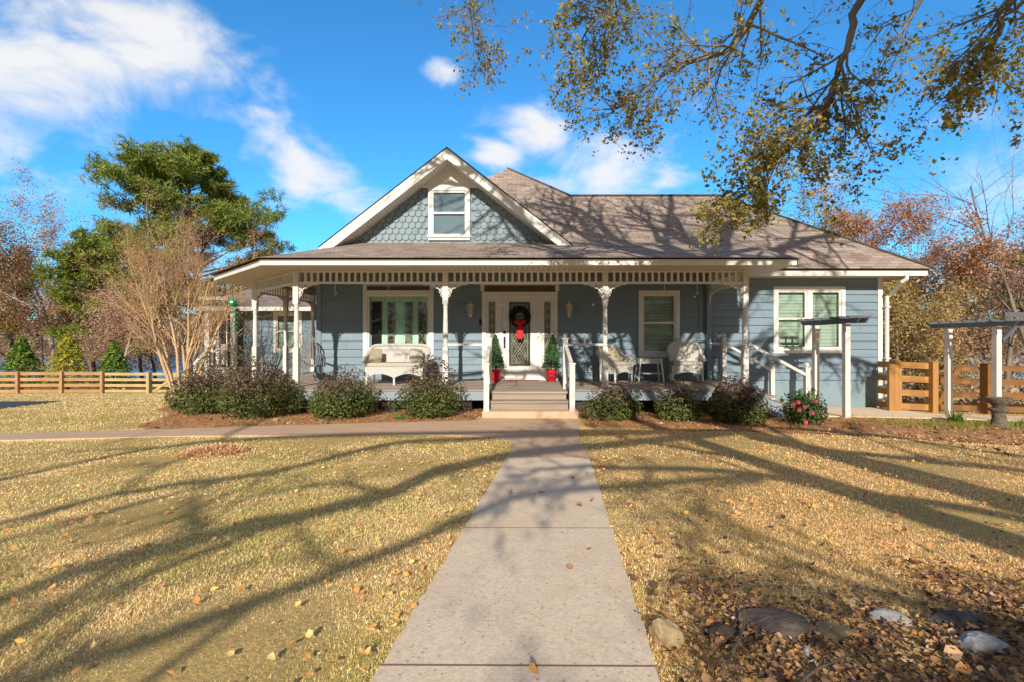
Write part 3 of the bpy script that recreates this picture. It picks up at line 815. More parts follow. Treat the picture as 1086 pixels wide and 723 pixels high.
# gable face: backing, fish-scale shingles, white peak
wg = (SX(457.5),SX(495.5),SZ(250.5),SZ(202.5))
def gz_edge(x): return GZp-.24-GS*abs(x-GXc)
mb = MB(); mb.add([(GXc-GH,WALL+.03,zl-.24),(GXc+GH,WALL+.03,zl-.24),(GXc,WALL+.03,GZp-.24)],[(0,1,2)])
gable_wall = H(mb,'gable_wall',M['scale'])
mb = MB(); zt = SZ(199); row = .155; wd = .17
zz = 3.80; r_i = 0
while zz < zt:
    o_ = .5*wd if r_i % 2 else 0
    x = GXc-GH+o_
    while x < GXc+GH:
        xa,xb = x+.004,x+wd-.004
        inwin = xb > wg[0]-.06 and xa < wg[1]+.06 and zz+.1 > wg[2]-.1 and zz < wg[3]+.1
        if not inwin and gz_edge((xa+xb)/2) > zz+.02:
            ztop = min(zz+row+.03, zt+.01)
            pts = []
            m_ = 8
            for j in range(m_+1):
                an = math.pi*j/m_
                pts.append(((xa+xb)/2-(xb-xa)/2*math.cos(an), WALL-.012, zz+.075-.075*math.sin(an)))
            v = pts+[(xb,WALL+.018,ztop),(xa,WALL+.018,ztop)]
            low = [(p[0],p[1]+.015,p[2]) for p in pts]
            f = [tuple(range(len(v)))]
            k0 = len(v)
            v2 = v+low
            f += [(j+1,j,k0+j,k0+j+1) for j in range(m_)]
            mb.add(v2,f)
        x += wd
    zz += row; r_i += 1
H(mb,'scallop_shingles',M['scale'],gable_wall)
hh = (GZp-.24-zt)/GS
mb = MB(); mb.add([(GXc-hh,WALL-.03,zt),(GXc+hh,WALL-.03,zt),(GXc,WALL-.03,GZp-.24)],[(0,1,2)]); mb.box(GXc-hh-.04,GXc+hh+.04,WALL-.045,WALL-.031,zt-.03,zt+.045)
H(mb,'gable_peak_panel',M['white'],gable_wall)
gw = window(wg[0],wg[1],wg[2],wg[3],WALL-.02,casing=.075,glass=M['glass_dark'])
mb = MB(); mb.add([(wg[0]+.1,WALL+.2,wg[2]+.02),(wg[0]+.62,WALL+.2,wg[2]+.02),(wg[0]+.55,WALL+.2,wg[2]+.42),(wg[0]+.2,WALL+.2,wg[2]+.42)],[(0,1,2,3)])
H(mb,'lamp_shade',mat_plain('paper_shade',(.85,.70,.55),.8),gw)

# ---------------- porch deck, skirt, steps
DE = 10.05
DP = [(5.3,DE),(5.3,WALL-.03),(XL-.04,WALL-.03),(XL-.04,19.2),(-7.0,19.2),(-7.0,12.55),(-4.5,DE)]
def xr_at(y):
    xs2 = []
    for i in range(len(DP)):
        (x1,y1),(x2,y2) = DP[i],DP[(i+1)%len(DP)]
        if (y1 <= y < y2) or (y2 <= y < y1): xs2.append(x1+(x2-x1)*(y-y1)/(y2-y1))
    return sorted(xs2)
mb = MB(); y = DE; bw = .14
q = random.Random(3)
while y < 19.1:
    a = xr_at(y+.003); b = xr_at(min(y+bw-.008,19.19))
    for i in range(0,min(len(a),len(b)),2):
        x0a,x1a,x0b,x1b = a[i],a[i+1],b[i],b[i+1]
        cuts = [0]; 
        L = max(.1,x1a-x0a)
        pos = q.uniform(.6,3)
        while pos < L-.5: cuts.append(pos/L); pos += q.uniform(2.4,4.2)
        cuts.append(1)
        for c0,c1 in zip(cuts[:-1],cuts[1:]):
            la0 = x0a+(x1a-x0a)*c0; la1 = x0a+(x1a-x0a)*c1-.004; lb0 = x0b+(x1b-x0b)*c0; lb1 = x0b+(x1b-x0b)*c1-.004
            z = FL+q.uniform(-.002,.002); y1_ = y+bw-.008
            mb.add([(la0,y,z-.035),(la1,y,z-.035),(lb1,y1_,z-.035),(lb0,y1_,z-.035),(la0,y,z),(la1,y,z),(lb1,y1_,z),(lb0,y1_,z)],
                   np.array([[0,3,2,1],[4,5,6,7],[0,1,5,4],[1,2,6,5],[2,3,7,6],[3,0,4,7]]))
    y += bw
deck = H(mb,'porch_deck',M['deck'])
mb = MB()
zs0,zs1 = FL-.225,FL-.04
mb.box(-4.5,-.5,DE+.02,DE+.055,zs0,zs1); mb.box(1.16,5.29,DE+.02,DE+.055,zs0,zs1)
mb.bar((-4.5,DE+.04,(zs0+zs1)/2),(-6.98,12.53,(zs0+zs1)/2),.035,zs1-zs0); mb.box(-6.98,-6.945,12.56,19.2,zs0,zs1); mb.box(5.25,5.288,DE+.06,WALL-.04,zs0,zs1)
H(mb,'skirt_board',M['skirt'],deck)
mb = MB()
pier_m = mat_plain('dark_block',(.07,.055,.045),.9)
for x in (-4.3,-2.6,-1.0,1.5,3.2,5.0): mb = MB(); mb.box(x-.15,x+.15,DE+.12,DE+.42,gz(x,DE)-.1,zs0-.002); H(mb,'porch_pier',pier_m,deck)
# front steps
mb = MB()
def step(x0,x1,y0,y1,z,t=.04): mb.box(x0,x1,y0,y1,z-t,z)
step(-.46,1.13,9.68,10.045,FL-.003); mb.box(-.42,1.09,9.72,9.75,FL-.16,FL-.045)
step(-.46,1.13,9.38,9.72,FL-.16); mb.box(-.42,1.09,9.41,9.44,.04,FL-.205)
front_steps = H(mb,'front_steps',M['deck'])
mb = MB(); mb.box(-.56,1.24,9.05,9.44,-.2,.04); H(mb,'step_pad',M['path'],front_steps)
# side steps on the right
mb = MB()
for i,(xa,z) in enumerate(((5.31,FL-.16),(5.62,FL-.32),(5.93,FL-.48))):
    step(xa,xa+.34,10.25,12.4,z); mb.box(xa+.0,xa+.03,10.3,12.35,z-.15,z-.045) if i else None
side_steps = H(mb,'side_steps',M['deck'])
mb = MB()
for yy in (10.27,12.33): mb = MB(); mb.add([(5.3,yy,.1),(5.3,yy,-.14),(6.3,yy,-.45),(6.3,yy,-.20)],[(0,1,2,3)]); mb.bar((5.3,yy+.01,.05),(6.32,yy+.01,-.32),.05,.22); H(mb,'stair_stringer',M['skirt'],side_steps)

# ---------------- posts with brackets
def fan_bracket(mb, s, ax=(1,0)):
    """gingerbread bracket in the plane of ax, on side s, hanging under the frieze at z=0, post face at u=.05"""
    P = lambda u,z: (ax[0]*s*u, ax[1]*s*u, z)
    W_,D_ = .42,.31
    th = .014
    mb.tube([P(.05,-.012),P(.05+W_,-.012)],th,4)
    mb.tube([P(.058,-D_),P(.058,0)],th,4)
    arc_ = lambda k,t: (.05+W_*k*(1-math.cos(t)), -D_*k*(1-math.sin(t)))
    mb.tube([P(*arc_(1,t)) for t in np.linspace(0,1.57,12)],th,5)
    mb.tube([P(*arc_(.62,t)) for t in np.linspace(0,1.57,9)],.010,4)
    for cx_,cz_,r_ in ((.20,-.055,.042),(.295,-.035,.026),(.10,-.17,.038),(.085,-.25,.022),(.12,-.075,.045)):
        mb.tube([P(cx_+r_*math.cos(a),cz_+r_*math.sin(a)) for a in np.linspace(0,6.28,9)],.0095,4)
zf0 = 2.585   # underside of frieze
def porch_post(loc, brackets):
    mb = MB(); a = .058
    h = zf0-FL
    mb.box(-a,a,-a,a,0,.86); mb.box(-a*1.2,a*1.2,-a*1.2,a*1.2,0,.06)
    mb.lathe([(.055,.86),(.062,.875),(.045,.90),(.058,.93),(.045,.96),(.052,1.0),(.056,1.2),(.046,1.62),(.043,1.7),(.056,1.72),(.044,1.75),(.06,1.78),(.05,1.80)],(0,0,0),14)
    mb.box(-a,a,-a,a,1.80,zf0-FL+.29)
    p = mb.build('porch_post',M['white_old'],house,local=True)
    p.location = (loc[0],loc[1]-WALL,FL)
    for s,ax in brackets:
        b = MB(); fan_bracket(b,s,ax)
        o = b.build('bracket',M['white'],p,local=True); o.location = (0,0,h)
    return p
DPY = 10.55
c45 = math.sqrt(.5)
FP = [(-4.70,DPY),(-1.45,DPY),(2.03,DPY),(5.08,DPY)]
CP2,CP3,CP4 = (-6.62,12.47),(-6.62,14.15),(-6.62,16.1)
porch_post(FP[0],[(1,(1,0)),(-1,(c45,-c45))]); porch_post(FP[1],[(1,(1,0)),(-1,(1,0))]); porch_post(FP[2],[(1,(1,0)),(-1,(1,0))]); porch_post(FP[3],[(-1,(1,0)),(1,(0,1))])
porch_post(CP2,[(1,(c45,-c45)),(1,(0,1))]); porch_post(CP3,[(1,(0,1)),(-1,(0,1))]); porch_post(CP4,[(1,(0,1)),(-1,(0,1))])
pp = MB(); pp.box(5.02,5.14,WALL-.16,WALL-.05,0+FL,zf0+.28); o = H(pp,'wall_post',M['siding'])
b = MB(); fan_bracket(b,-1,(0,1)); o2 = b.build('bracket',M['white'],o,local=True); o2.location = (5.08,-.1,zf0)
def frieze(a,b):
    mb = MB(); a = Vector((*a,0)); b = Vector((*b,0)); d = (b-a); L = d.length; d.normalize(); a = a+d*.06; b = b-d*.06; L -= .12
    z = Vector((0,0,1))
    mb.bar(a+z*2.853,b+z*2.853,.06,.036); mb.bar(a+z*2.607,b+z*2.607,.06,.045)
    n = max(2,round(L/.138))
    for i in range(1,n):
        p = a+d*(L*i/n); mb.bar(p+z*2.628,p+z*2.836,.022,.048,tuple(d))
    H(mb,'porch_frieze',M['white'])
for a,b in ((FP[0],FP[1]),(FP[1],FP[2]),(FP[2],FP[3]),(CP2,FP[0]),(CP2,CP3),(CP3,CP4),((5.08,10.55),(5.08,WALL-.1))): frieze(a,b)
# hooks for hanging baskets
for x,y in ((px(355.5,10.9),10.9),(px(412,10.9),10.9),(px(704.6,10.9),10.9),(px(739.5,10.9),10.9)):
    mb = MB(); mb.tube([(x,y,2.87),(x,y,2.45)],.005,4); mb.tube([(x+.03*math.sin(t),y,2.42+.03*math.cos(t)) for t in np.linspace(0,4.6,8)],.006,4); H(mb,'basket_hook',M['white'])

# ---------------- railings
def newel(x,y,z,h,ball=True,s=.05):
    mb = MB(); mb.box(x-s,x+s,y-s,y+s,z,z+h); mb.box(x-s*1.25,x+s*1.25,y-s*1.25,y+s*1.25,z+h,z+h+.025)
    if ball: mb.lathe([(.02,0),(.028,.01),(.045,.035),(.05,.06),(.04,.085),(.012,.105)],(x,y,z+h+.025),12)
    return H(mb,'newel_post',M['white_old'])
for x in (-.48,1.13):
    newel(x,9.10,.04,.88,False); newel(x,10.25,FL,1.03,True)
    mb = MB(); mb.bar((x,9.10,.04+.86),(x,10.25,FL+.93),.07,.045); H(mb,'stair_rail',M['white_old'])
for a,b in ((FP[1][0],-.48),(1.13,FP[2][0])):
    mb = MB(); mb.bar((a+.05,10.4 if 0 else DPY,FL+.93),(b-.05 if b>0 and a>0 else b-.0,DPY if b==FP[2][0] or a==FP[1][0] else 10.25,FL+.93),.07,.05); H(mb,'porch_rail',M['white_old'])
newel(5.38,12.28,FL,1.06); mb = MB(); mb.bar((5.38,12.3,FL+.93),(5.14,WALL-.05,FL+.93),.07,.05); mb.bar((5.05,12.45,FL+.95),(5.36,12.28,FL+.95),.05,.04); H(mb,'porch_rail',M['white_old'])
newel(6.6,12.28,-.34,1.08); newel(6.4,10.5,-.34,1.10)
for a,b in (((5.40,12.28,FL+.95),(6.58,12.28,.62)),((5.14,10.52,FL+.95),(6.38,10.5,.62))):
    mb = MB(); mb.bar(a,b,.07,.06); H(mb,'stair_rail',M['white_old'])

# downspout
mb = MB()
xg = px(963,11.8)
mb.tube([(xg,11.84,2.97),(xg,11.84,2.86),(xg-.06,11.9,2.80),(9.72,12.40,2.53),(9.66,12.46,2.47),(9.66,12.46,2.3),(9.66,12.46,-.3)],.045,8)
for z in (2.2,.9,-.1): mb.box(9.60,9.72,12.40,12.52,z,z+.03)
H(mb,'downspout',M['white_clean'])

# ---------------- back left wing with screened porch
WD = 19.5
ww = (px(293,WD),px(318,WD),pz(370,WD),pz(334,WD))
mb = MB(); siding(mb,(0,WD,0),(1,0,0),(0,-1,0),px(251,WD),XL,-.5,2.62,[ww]); siding(mb,(px(251,WD),WD,0),(0,1,0),(-1,0,0),0,6,-.5,2.62)
wing = H(mb,'wing_wall',M['siding'])
window(*ww[:2],ww[2],ww[3],WD,blind=M['blind_green'],casing=.1)
mb = MB(); mb.box(-8.05,-7.93,WD-.05,WD-.031,-.4,2.6); H(mb,'corner_board',M['white'])
wing_roof = roof_faces('wing_roof',[[(-12.4,18.75,2.68),(-5.2,18.75,2.68),(-5.2,22.6,3.75),(-12.4,22.6,3.75)],[(-12.4,26.4,2.68),(-12.4,22.6,3.75),(-5.2,22.6,3.75),(-5.2,26.4,2.68)]])
mb = MB(); mb.box(-12.35,-7.7,18.72,18.78,2.5,2.66); mb.box(-12.35,-7.7,18.78,WD-.03,2.53,2.55); H(mb,'fascia',M['gutter'],wing_roof)
sp = MB(); 
for x in (px(220.5,19),px(248,19)): sp.box(x-.09,x+.09,18.92,19.08,-.7,2.5)
sp.box(px(220.5,19),px(248,19),18.95,19.05,.95,1.03); sp.box(px(220.5,19),px(248,19),18.95,19.05,2.38,2.5)
sp.box(px(220.5,19),px(248,19),18.94,19.02,-.1,.35)
for p_ in (232,241): sp.box(px(p_,19)-.02,px(p_,19)+.02,18.96,19.02,.35,2.38)
sp.box(px(236,19),px(240.5,19),18.9,18.94,.45,1.25)
screened = H(sp,'screened_porch',M['white'])
mb = MB(); mb.quad((px(221,19),19.2,-.1),(px(248,19),19.2,-.1),(px(248,19),19.2,2.4),(px(221,19),19.2,2.4)); H(mb,'screen',mat_plain('dark_screen',(.06,.04,.035),.5),screened)
mb = MB()
xa,xb_ = px(209.5,18.3),px(233,18.3)
for y_ in (18.2,):
    mb.bar((xa,y_,pz(384,18.3)),(xb_,y_,pz(359,18.3)),.1,.12); mb.bar((xa,y_,pz(396,18.3)),(xa,y_,pz(383,18.3)),.12,.12,(0,1,0)); mb.bar((xb_,y_,pz(400,18.3)),(xb_,y_,pz(358,18.3)),.12,.12,(0,1,0))
    for t in (.25,.5,.75): mb.bar((xa+(xb_-xa)*t,y_,pz(398-t*8,18.3)),(xa+(xb_-xa)*t,y_,pz(384-25*t,18.3)),.05,.05,(0,1,0))
H(mb,'stair_rail',M['white'],screened)
mb = MB(); mb.box(px(199,18),px(248,19),18.6,19.3,pz(319,18.8),pz(315.5,18.8)); H(mb,'eave_board',M['gutter'],screened)

# ------------------------------------------------------------------ furniture on the porch
def arc(n,a0,a1,rx,ry,cx=0,cy=0,z=0): return [(cx+rx*math.cos(t),cy+ry*math.sin(t),z) for t in np.linspace(a0,a1,n)]
def wicker_seat(root, w, d, hs, hb, rockers=False):
    """tub-shaped wicker seat facing -y: wraparound back whose top rim falls to the arms"""
    n = 33; ha = hs+.22
    T = np.linspace(-1,1,n)
    def rim(t, k=1.0):
        a = abs(t)
        if a < .62: x = math.sin(a/.62*math.pi/2)*w/2; y = d/2-.02-.10*(1-math.cos(a/.62*math.pi/2))
        else: x = w/2; y = d/2-.12-(a-.62)/.38*(d*.72)
        s = max(0.,min(1.,(a-.36)/.46)); s = s*s*(3-2*s)
        z = hb-(hb-ha)*s-(.5 if w < 1 else .12)*a*a*min(1,max(0,1-s))
        if a > .86: z -= (a-.86)/.14*.10
        return (x*(1 if t>0 else -1)*k, y, z)
    R_ = [rim(t) for t in T]
    mb = MB(); v = []; rows = 6
    for j in range(rows+1):
        for t,p in zip(T,R_):
            f = j/rows; bx = p[0]*.92; by = p[1]-.03
            v.append((bx+(p[0]*1.04-bx)*f, by+(p[1]+.05*(1-abs(t))-by)*f, hs-.06+(p[2]-hs+.06)*f))
    f = [[j*n+i,j*n+i+1,(j+1)*n+i+1,(j+1)*n+i] for j in range(rows) for i in range(n-1)]
    mb.add(v,np.array(f)); mb.add(np.array(v)+np.array([0,.012,0]),np.array(f)[:,::-1])
    mb.build('backrest',M['wicker'],root,local=True,smooth=True)
    mb = MB(); top = [(p[0]*1.04,p[1]+.05*(1-abs(t)),p[2]) for t,p in zip(T,R_)]
    mb.tube(top,.036,8); mb.build('rolled_rim',M['wicker'],root,local=True,smooth=True)
    mb = MB(); y0,y1 = -d/2+.05,d/2-.12
    mb.box(-w/2*.94,w/2*.94,y0,y1,hs-.06,hs); 
    # arched apron
    m_ = 24; nA = 2 if w > 1 else 1
    vv = []; 
    for i in range(m_+1):
        x = -w/2*.94+w*.94*i/m_; ph = (i/m_*nA) % 1
        z = hs-.16-.10*(abs(2*ph-1))**2
        if i == m_: z = hs-.26
        vv += [(x,y0-.004,hs-.06),(x,y0-.004,z)]
    mb.add(vv,np.array([[2*i,2*i+1,2*i+3,2*i+2] for i in range(m_)]))
    for sx in (-1,1): mb.quad((sx*w/2*.945,y0,hs-.06),(sx*w/2*.945,y1,hs-.06),(sx*w/2*.945,y1,hs-.2),(sx*w/2*.945,y0,hs-.2))
    mb.build('seat',M['wicker'],root,local=True)
    legs = [(-w/2*.9,y0+.02),(w/2*.9,y0+.02),(-w/2*.86,y1),(w/2*.86,y1)]
    if w > 1: legs.append((0,y0+.02))
    for x,y in legs:
        mb = MB(); mb.tube([(x,y,.03 if rockers else 0),(x,y,hs-.05)],[.022,.026],8); mb.build('leg',M['wicker_frame'],root,local=True)
    if rockers:
        for sx in (-1,1):
            mb = MB(); mb.tube([(sx*w/2*.88,-d/2-.08+(d+.25)*t,.022+.32*(t-.45)**2*1.0) for t in np.linspace(0,1,10)],.02,6); mb.build('rocker',M['wicker_frame'],root,local=True)
    mb = MB()
    for s in (-1,1): 
        for t_ in (.75,.5): mb.tube([(s*w/2*.9,y0+.02,hs-.2),(s*w/2*.9*.7,y0+.02,hs-.08)],.010,5)
    mb.build('seat_brace',M['wicker_frame'],root,local=True)
    mb = MB(); c = .055
    pts = [(-w/2*.84,y0-.01),(w/2*.84,y0-.01),(w/2*.84,y1-.02),(-w/2*.84,y1-.02)]
    v = []; 
    for z,k_ in ((hs+.004,1.),(hs+.03,1.03),(hs+.075,1.02),(hs+.09,.95)): v += [(x*k_,(y-(y0+y1)/2)*k_+(y0+y1)/2,z) for x,y in pts]
    f = [(0,3,2,1),(12,13,14,15)]
    for j in range(3):
        for i in range(4): f.append((j*4+i,j*4+(i+1)%4,(j+1)*4+(i+1)%4,(j+1)*4+i))
    mb.add(v,f); mb.build('seat_cushion',M['cushion'],root,local=True)
settee = thing('wicker_settee','long white wicker settee below the wide front window','settee',(px(420.5,11.3),11.35,FL),0)
wicker_seat(settee,1.40,.72,.42,.92)
ch = thing('wicker_armchair','white wicker armchair turned toward the small table, half behind a porch post','armchair',(px(652,12.0),11.95,FL),R(38))
wicker_seat(ch,.70,.66,.42,.90)
ch2 = thing('wicker_rocker','white wicker rocking chair with tall rounded back, right of the small table','rocking chair',(px(727.5,11.9),11.92,FL),R(-10))
wicker_seat(ch2,.76,.66,.42,1.0,True)
def pillow(name,label,loc,rz,mat,s=.36):
    mb = MB(); n = 9; v = []
    for sgn in (1,-1):
        for i in range(n):
            for j in range(n):
                a,b_ = -1+2*i/(n-1),-1+2*j/(n-1); th = .09*((1-a*a)*(1-b_*b_))**.5
                v.append((a*s/2*(1-.06*b_*b_),sgn*-th,s/2+b_*s/2*(1-.06*a*a)))
    f = []
    for k_ in range(2):
        for i in range(n-1):
            for j in range(n-1):
                q_ = [k_*n*n+i*n+j,k_*n*n+(i+1)*n+j,k_*n*n+(i+1)*n+j+1,k_*n*n+i*n+j+1]; f.append(q_ if k_==0 else q_[::-1])
    v = [(x,y+z*.35,z) for x,y,z in v]
    mb.add(v,np.array(f)); o = mb.build(name,mat,smooth=True); o.location = loc; o.rotation_euler = (0,0,rz)
    tag(o,label,'pillow')
pillow('throw_pillow','beige square throw pillow leaning in the left wicker armchair',(px(654,11.95),11.83,FL+.50),R(30),M['cushion_print'])
pillow('throw_pillow','tan print pillow at the left end of the wicker settee',(px(397,11.3),11.33,FL+.51),R(-8),M['cushion_print'],.32)
pillow('throw_pillow','pale oatmeal pillow at the right end of the wicker settee',(px(441,11.3),11.33,FL+.51),R(8),M['cushion'],.32)
tb = thing('wicker_table','small white wicker table with lower shelf between two wicker chairs','side table',(px(689,11.95),12.0,FL))
mb = MB(); mb.prism([(.34*math.cos(t)*1.0,.24*math.sin(t)) for t in np.linspace(0,2*math.pi,20)[:-1]],.555,.58); mb.build('table_top',M['wicker'],tb,local=True)
mb = MB(); 
p1 = [(.33*math.cos(t),.23*math.sin(t)) for t in np.linspace(0,2*math.pi,25)]
mb.add([(x,y,.554) for x,y in p1]+[(x*.97,y*.97,.46) for x,y in p1],np.array([[i,i+1,26+i,25+i] for i in range(24)])); mb.build('table_apron',M['wicker'],tb,local=True)
for sx,sy in ((-1,-1),(1,-1),(1,1),(-1,1)):
    mb = MB(); mb.tube([(sx*.31,sy*.2,0),(sx*.25,sy*.155,.56)],[.02,.022],8); mb.build('leg',M['wicker_frame'],tb,local=True)
mb = MB(); mb.box(-.26,.26,-.16,.16,.20,.225); mb.build('shelf',M['wicker'],tb,local=True)
# wooden spindle rocking chair at the left corner
rk = thing('rocking_chair','weathered wooden rocking chair with bowed spindle back at the left porch corner','rocking chair',(px(328,11.75),11.75,FL),R(38))
mb = MB(); bow = [(.27*math.sin(t)*(1.0),.20+.16*(.5-.5*math.cos(t*1.0+0))*0+.10*max(0,math.cos(t)),.80+.38*math.cos(t)) for t in np.linspace(-2.2,2.2,21)]
bow = [(x*1.02,.22+(z-.42)*.22,z) for x,y,z in bow]
mb.tube(bow,.018,6); mb.build('back_bow',M['greywood'],rk,local=True)
for i in range(7):
    x = -.18+.06*i; z1 = .80+.38*math.sqrt(max(0,1-(x/.275)**2)); mb = MB(); mb.tube([(x*.8,.20,.42),(x*1.0,.22+(z1-.42)*.22,z1)],.013,5); mb.build('spindle',M['greywood'],rk,local=True)
mb = MB(); mb.prism([(-.24,-.24),(-.12,-.27),(.12,-.27),(.24,-.24),(.25,.0),(.21,.24),(-.21,.24),(-.25,.0)],.39,.43); mb.build('seat',M['greywood'],rk,local=True)
for s in (-1,1):
    mb = MB(); mb.tube([(s*.29,-.22,.66),(s*.30,0,.665),(s*.26,.25,.66)],[.028,.02,.016],6); mb.tube([(s*.25,-.18,.42),(s*.285,-.18,.66)],.014,6); mb.build('armrest',M['greywood'],rk,local=True)
    for yy in (-.2,.2): 
        mb = MB(); mb.tube([(s*.2,yy*.9,.4),(s*.25,yy*1.15,.06)],.017,6); mb.build('leg',M['greywood'],rk,local=True)
    mb = MB(); mb.tube([(s*.25,-.42+.95*t,.03+.35*(t-.45)**2) for t in np.linspace(0,1,10)],.02,6); mb.build('rocker',M['greywood'],rk,local=True)

# topiaries in red pots
M['fir'] = mat_foliage('fir_sprigs',[(0,(.02,.075,.02)),(.5,(.05,.15,.045)),(1,(.10,.24,.07))],trans=.1)
def topiary(name,label,x,y,seed,lean=0):
    r = thing(name,label,'potted tree',(x,y,FL),0,'potted christmas trees by the door')
    mb = MB(); mb.lathe([(.10,0),(.105,.01),(.135,.25),(.15,.255),(.15,.30),(.135,.30),(.125,.27)],sides=20); mb.build('pot',M['red'],r,local=True,smooth=False)
    mb = MB(); mb.tube([(0,0,.2),(0,0,.5)],.02,6); mb.build('trunk',M['brown'],r,local=True)
    g_ = np.random.default_rng(seed); n = 1900
    h = g_.random(n)**1.25; rad = (.215*(1-h)**.8+.012)*(.72+.4*g_.random(n)); an = g_.random(n)*2*math.pi
    rad *= 1+.22*np.sin(an*5+h*17)
    P = np.column_stack([rad*np.cos(an)+lean*h,rad*np.sin(an),.34+h*.80]); N = np.column_stack([np.cos(an),np.sin(an),.7+0*an])+g_.normal(size=(n,3))*.5
    mb = MB(); mb.leaves(P,N,.06,g_,.35,.1); mb.build('foliage',M['fir'],r,local=True)
    mb = MB(); 
    for s in (-1,1): mb.sphere((s*.05,-.148,.235),.045,8,6,(1,.5,.7)); mb.bar((s*.01,-.15,.225),(s*.05,-.15,.10),.04,.006,(0,1,0))
    mb.sphere((0,-.155,.235),.022,8,6); mb.build('pot_bow',M['red_fabric'],r,local=True)
topiary('potted_tree','small cone tree in red pot left of the front door',px(525.5,12.1),12.08,11)
topiary('potted_tree','small cone tree in red pot right of the front door',px(584.6,12.1),12.05,12,.04)
# wreath
wr = thing('wreath','dark evergreen christmas wreath with a red bow hanging on the front door','wreath',(SX(551.3),WALL-.09,SZ(336.5)))
g_ = np.random.default_rng(5); n = 1500
an = g_.random(n)*2*math.pi; tb_ = g_.random(n)*2*math.pi; rr_ = .075*(.5+.6*g_.random(n))
P = np.column_stack([(.205+rr_*np.cos(tb_))*np.cos(an), rr_*np.sin(tb_)*.8, (.205+rr_*np.cos(tb_))*np.sin(an)])
mb = MB(); mb.leaves(P,g_.normal(size=(n,3))+np.array([0,-1,0]),.055,g_,.35,.1); mb.build('greenery',mat_foliage('wreath_green',[(0,(.008,.016,.008)),(.6,(.02,.035,.015)),(1,(.05,.06,.03))],trans=0),wr,local=True)
mb = MB()
for s in (-1,1):
    mb.sphere((s*.075,-.07,-.13),.075,10,8,(1.1,.5,.8)); 
    mb.add([(s*.005,-.085,-.14),(s*.06,-.085,-.16),(s*.10,-.075,-.52),(s*.035,-.085,-.58)],[(0,1,2,3)])
    mb.add([(-s*.01,-.09,-.14),(s*.03,-.095,-.16),(s*.05,-.10,-.60),(-s*.01,-.10,-.55)],[(0,1,2,3)])
mb.sphere((0,-.10,-.13),.04,8,6); mb.build('bow',M['red_fabric'],wr,local=True)
# door mat
mb = MB(); mb.box(SX(533),SX(571),WALL-.62,WALL-.14,FL+.004,FL+.016); 
k = NT('red_mat'); k.base(k.ramp(k.noise(22,3,.7),[(.42,(.40,.05,.05)),(.58,(.35,.27,.22))])); k.rough(.95); dm = mb.build('door_mat',k.m); tag(dm,'red and tan patterned door mat before the front door','door mat')
# green spiral hanging from the left eave
hs_ = thing('hanging_spiral','shiny green spiral ornament with a round top hanging near the left porch corner','ornament',(px(249.5,12.9),12.9,0))
k = NT('green_foil'); k.base((.02,.30,.13)); k.rough(.3,.6); M['foil']=k.m
xo = px(249.5,12.9)
mb = MB(); mb.sphere((px(246.5,12.9),12.9,pz(321.5,12.9)),.10,12,8); 
mb.tube([(px(246.5,12.9),12.9,2.87),(px(246.5,12.9),12.9,pz(318,12.9))],.006,4); mb.build('top_ball',M['foil'],hs_)
mb = MB()
t = np.linspace(0,1,90); zt_,zb_ = pz(322,12.9),pz(353,12.9)
inner = [(xo+.01*math.cos(a),12.9+.01*math.sin(a),z) for a,z in zip(t*2*math.pi*6,zt_+(zb_-zt_)*t)]
outer = [(xo+.03+.085*math.cos(a),12.9+.085*math.sin(a),z-.035) for a,z in zip(t*2*math.pi*6,zt_+(zb_-zt_)*t)]
mb.add(inner+outer,np.array([[i,i+1,90+i+1,90+i] for i in range(89)])); mb.build('spiral_ribbon',M['foil'],hs_)

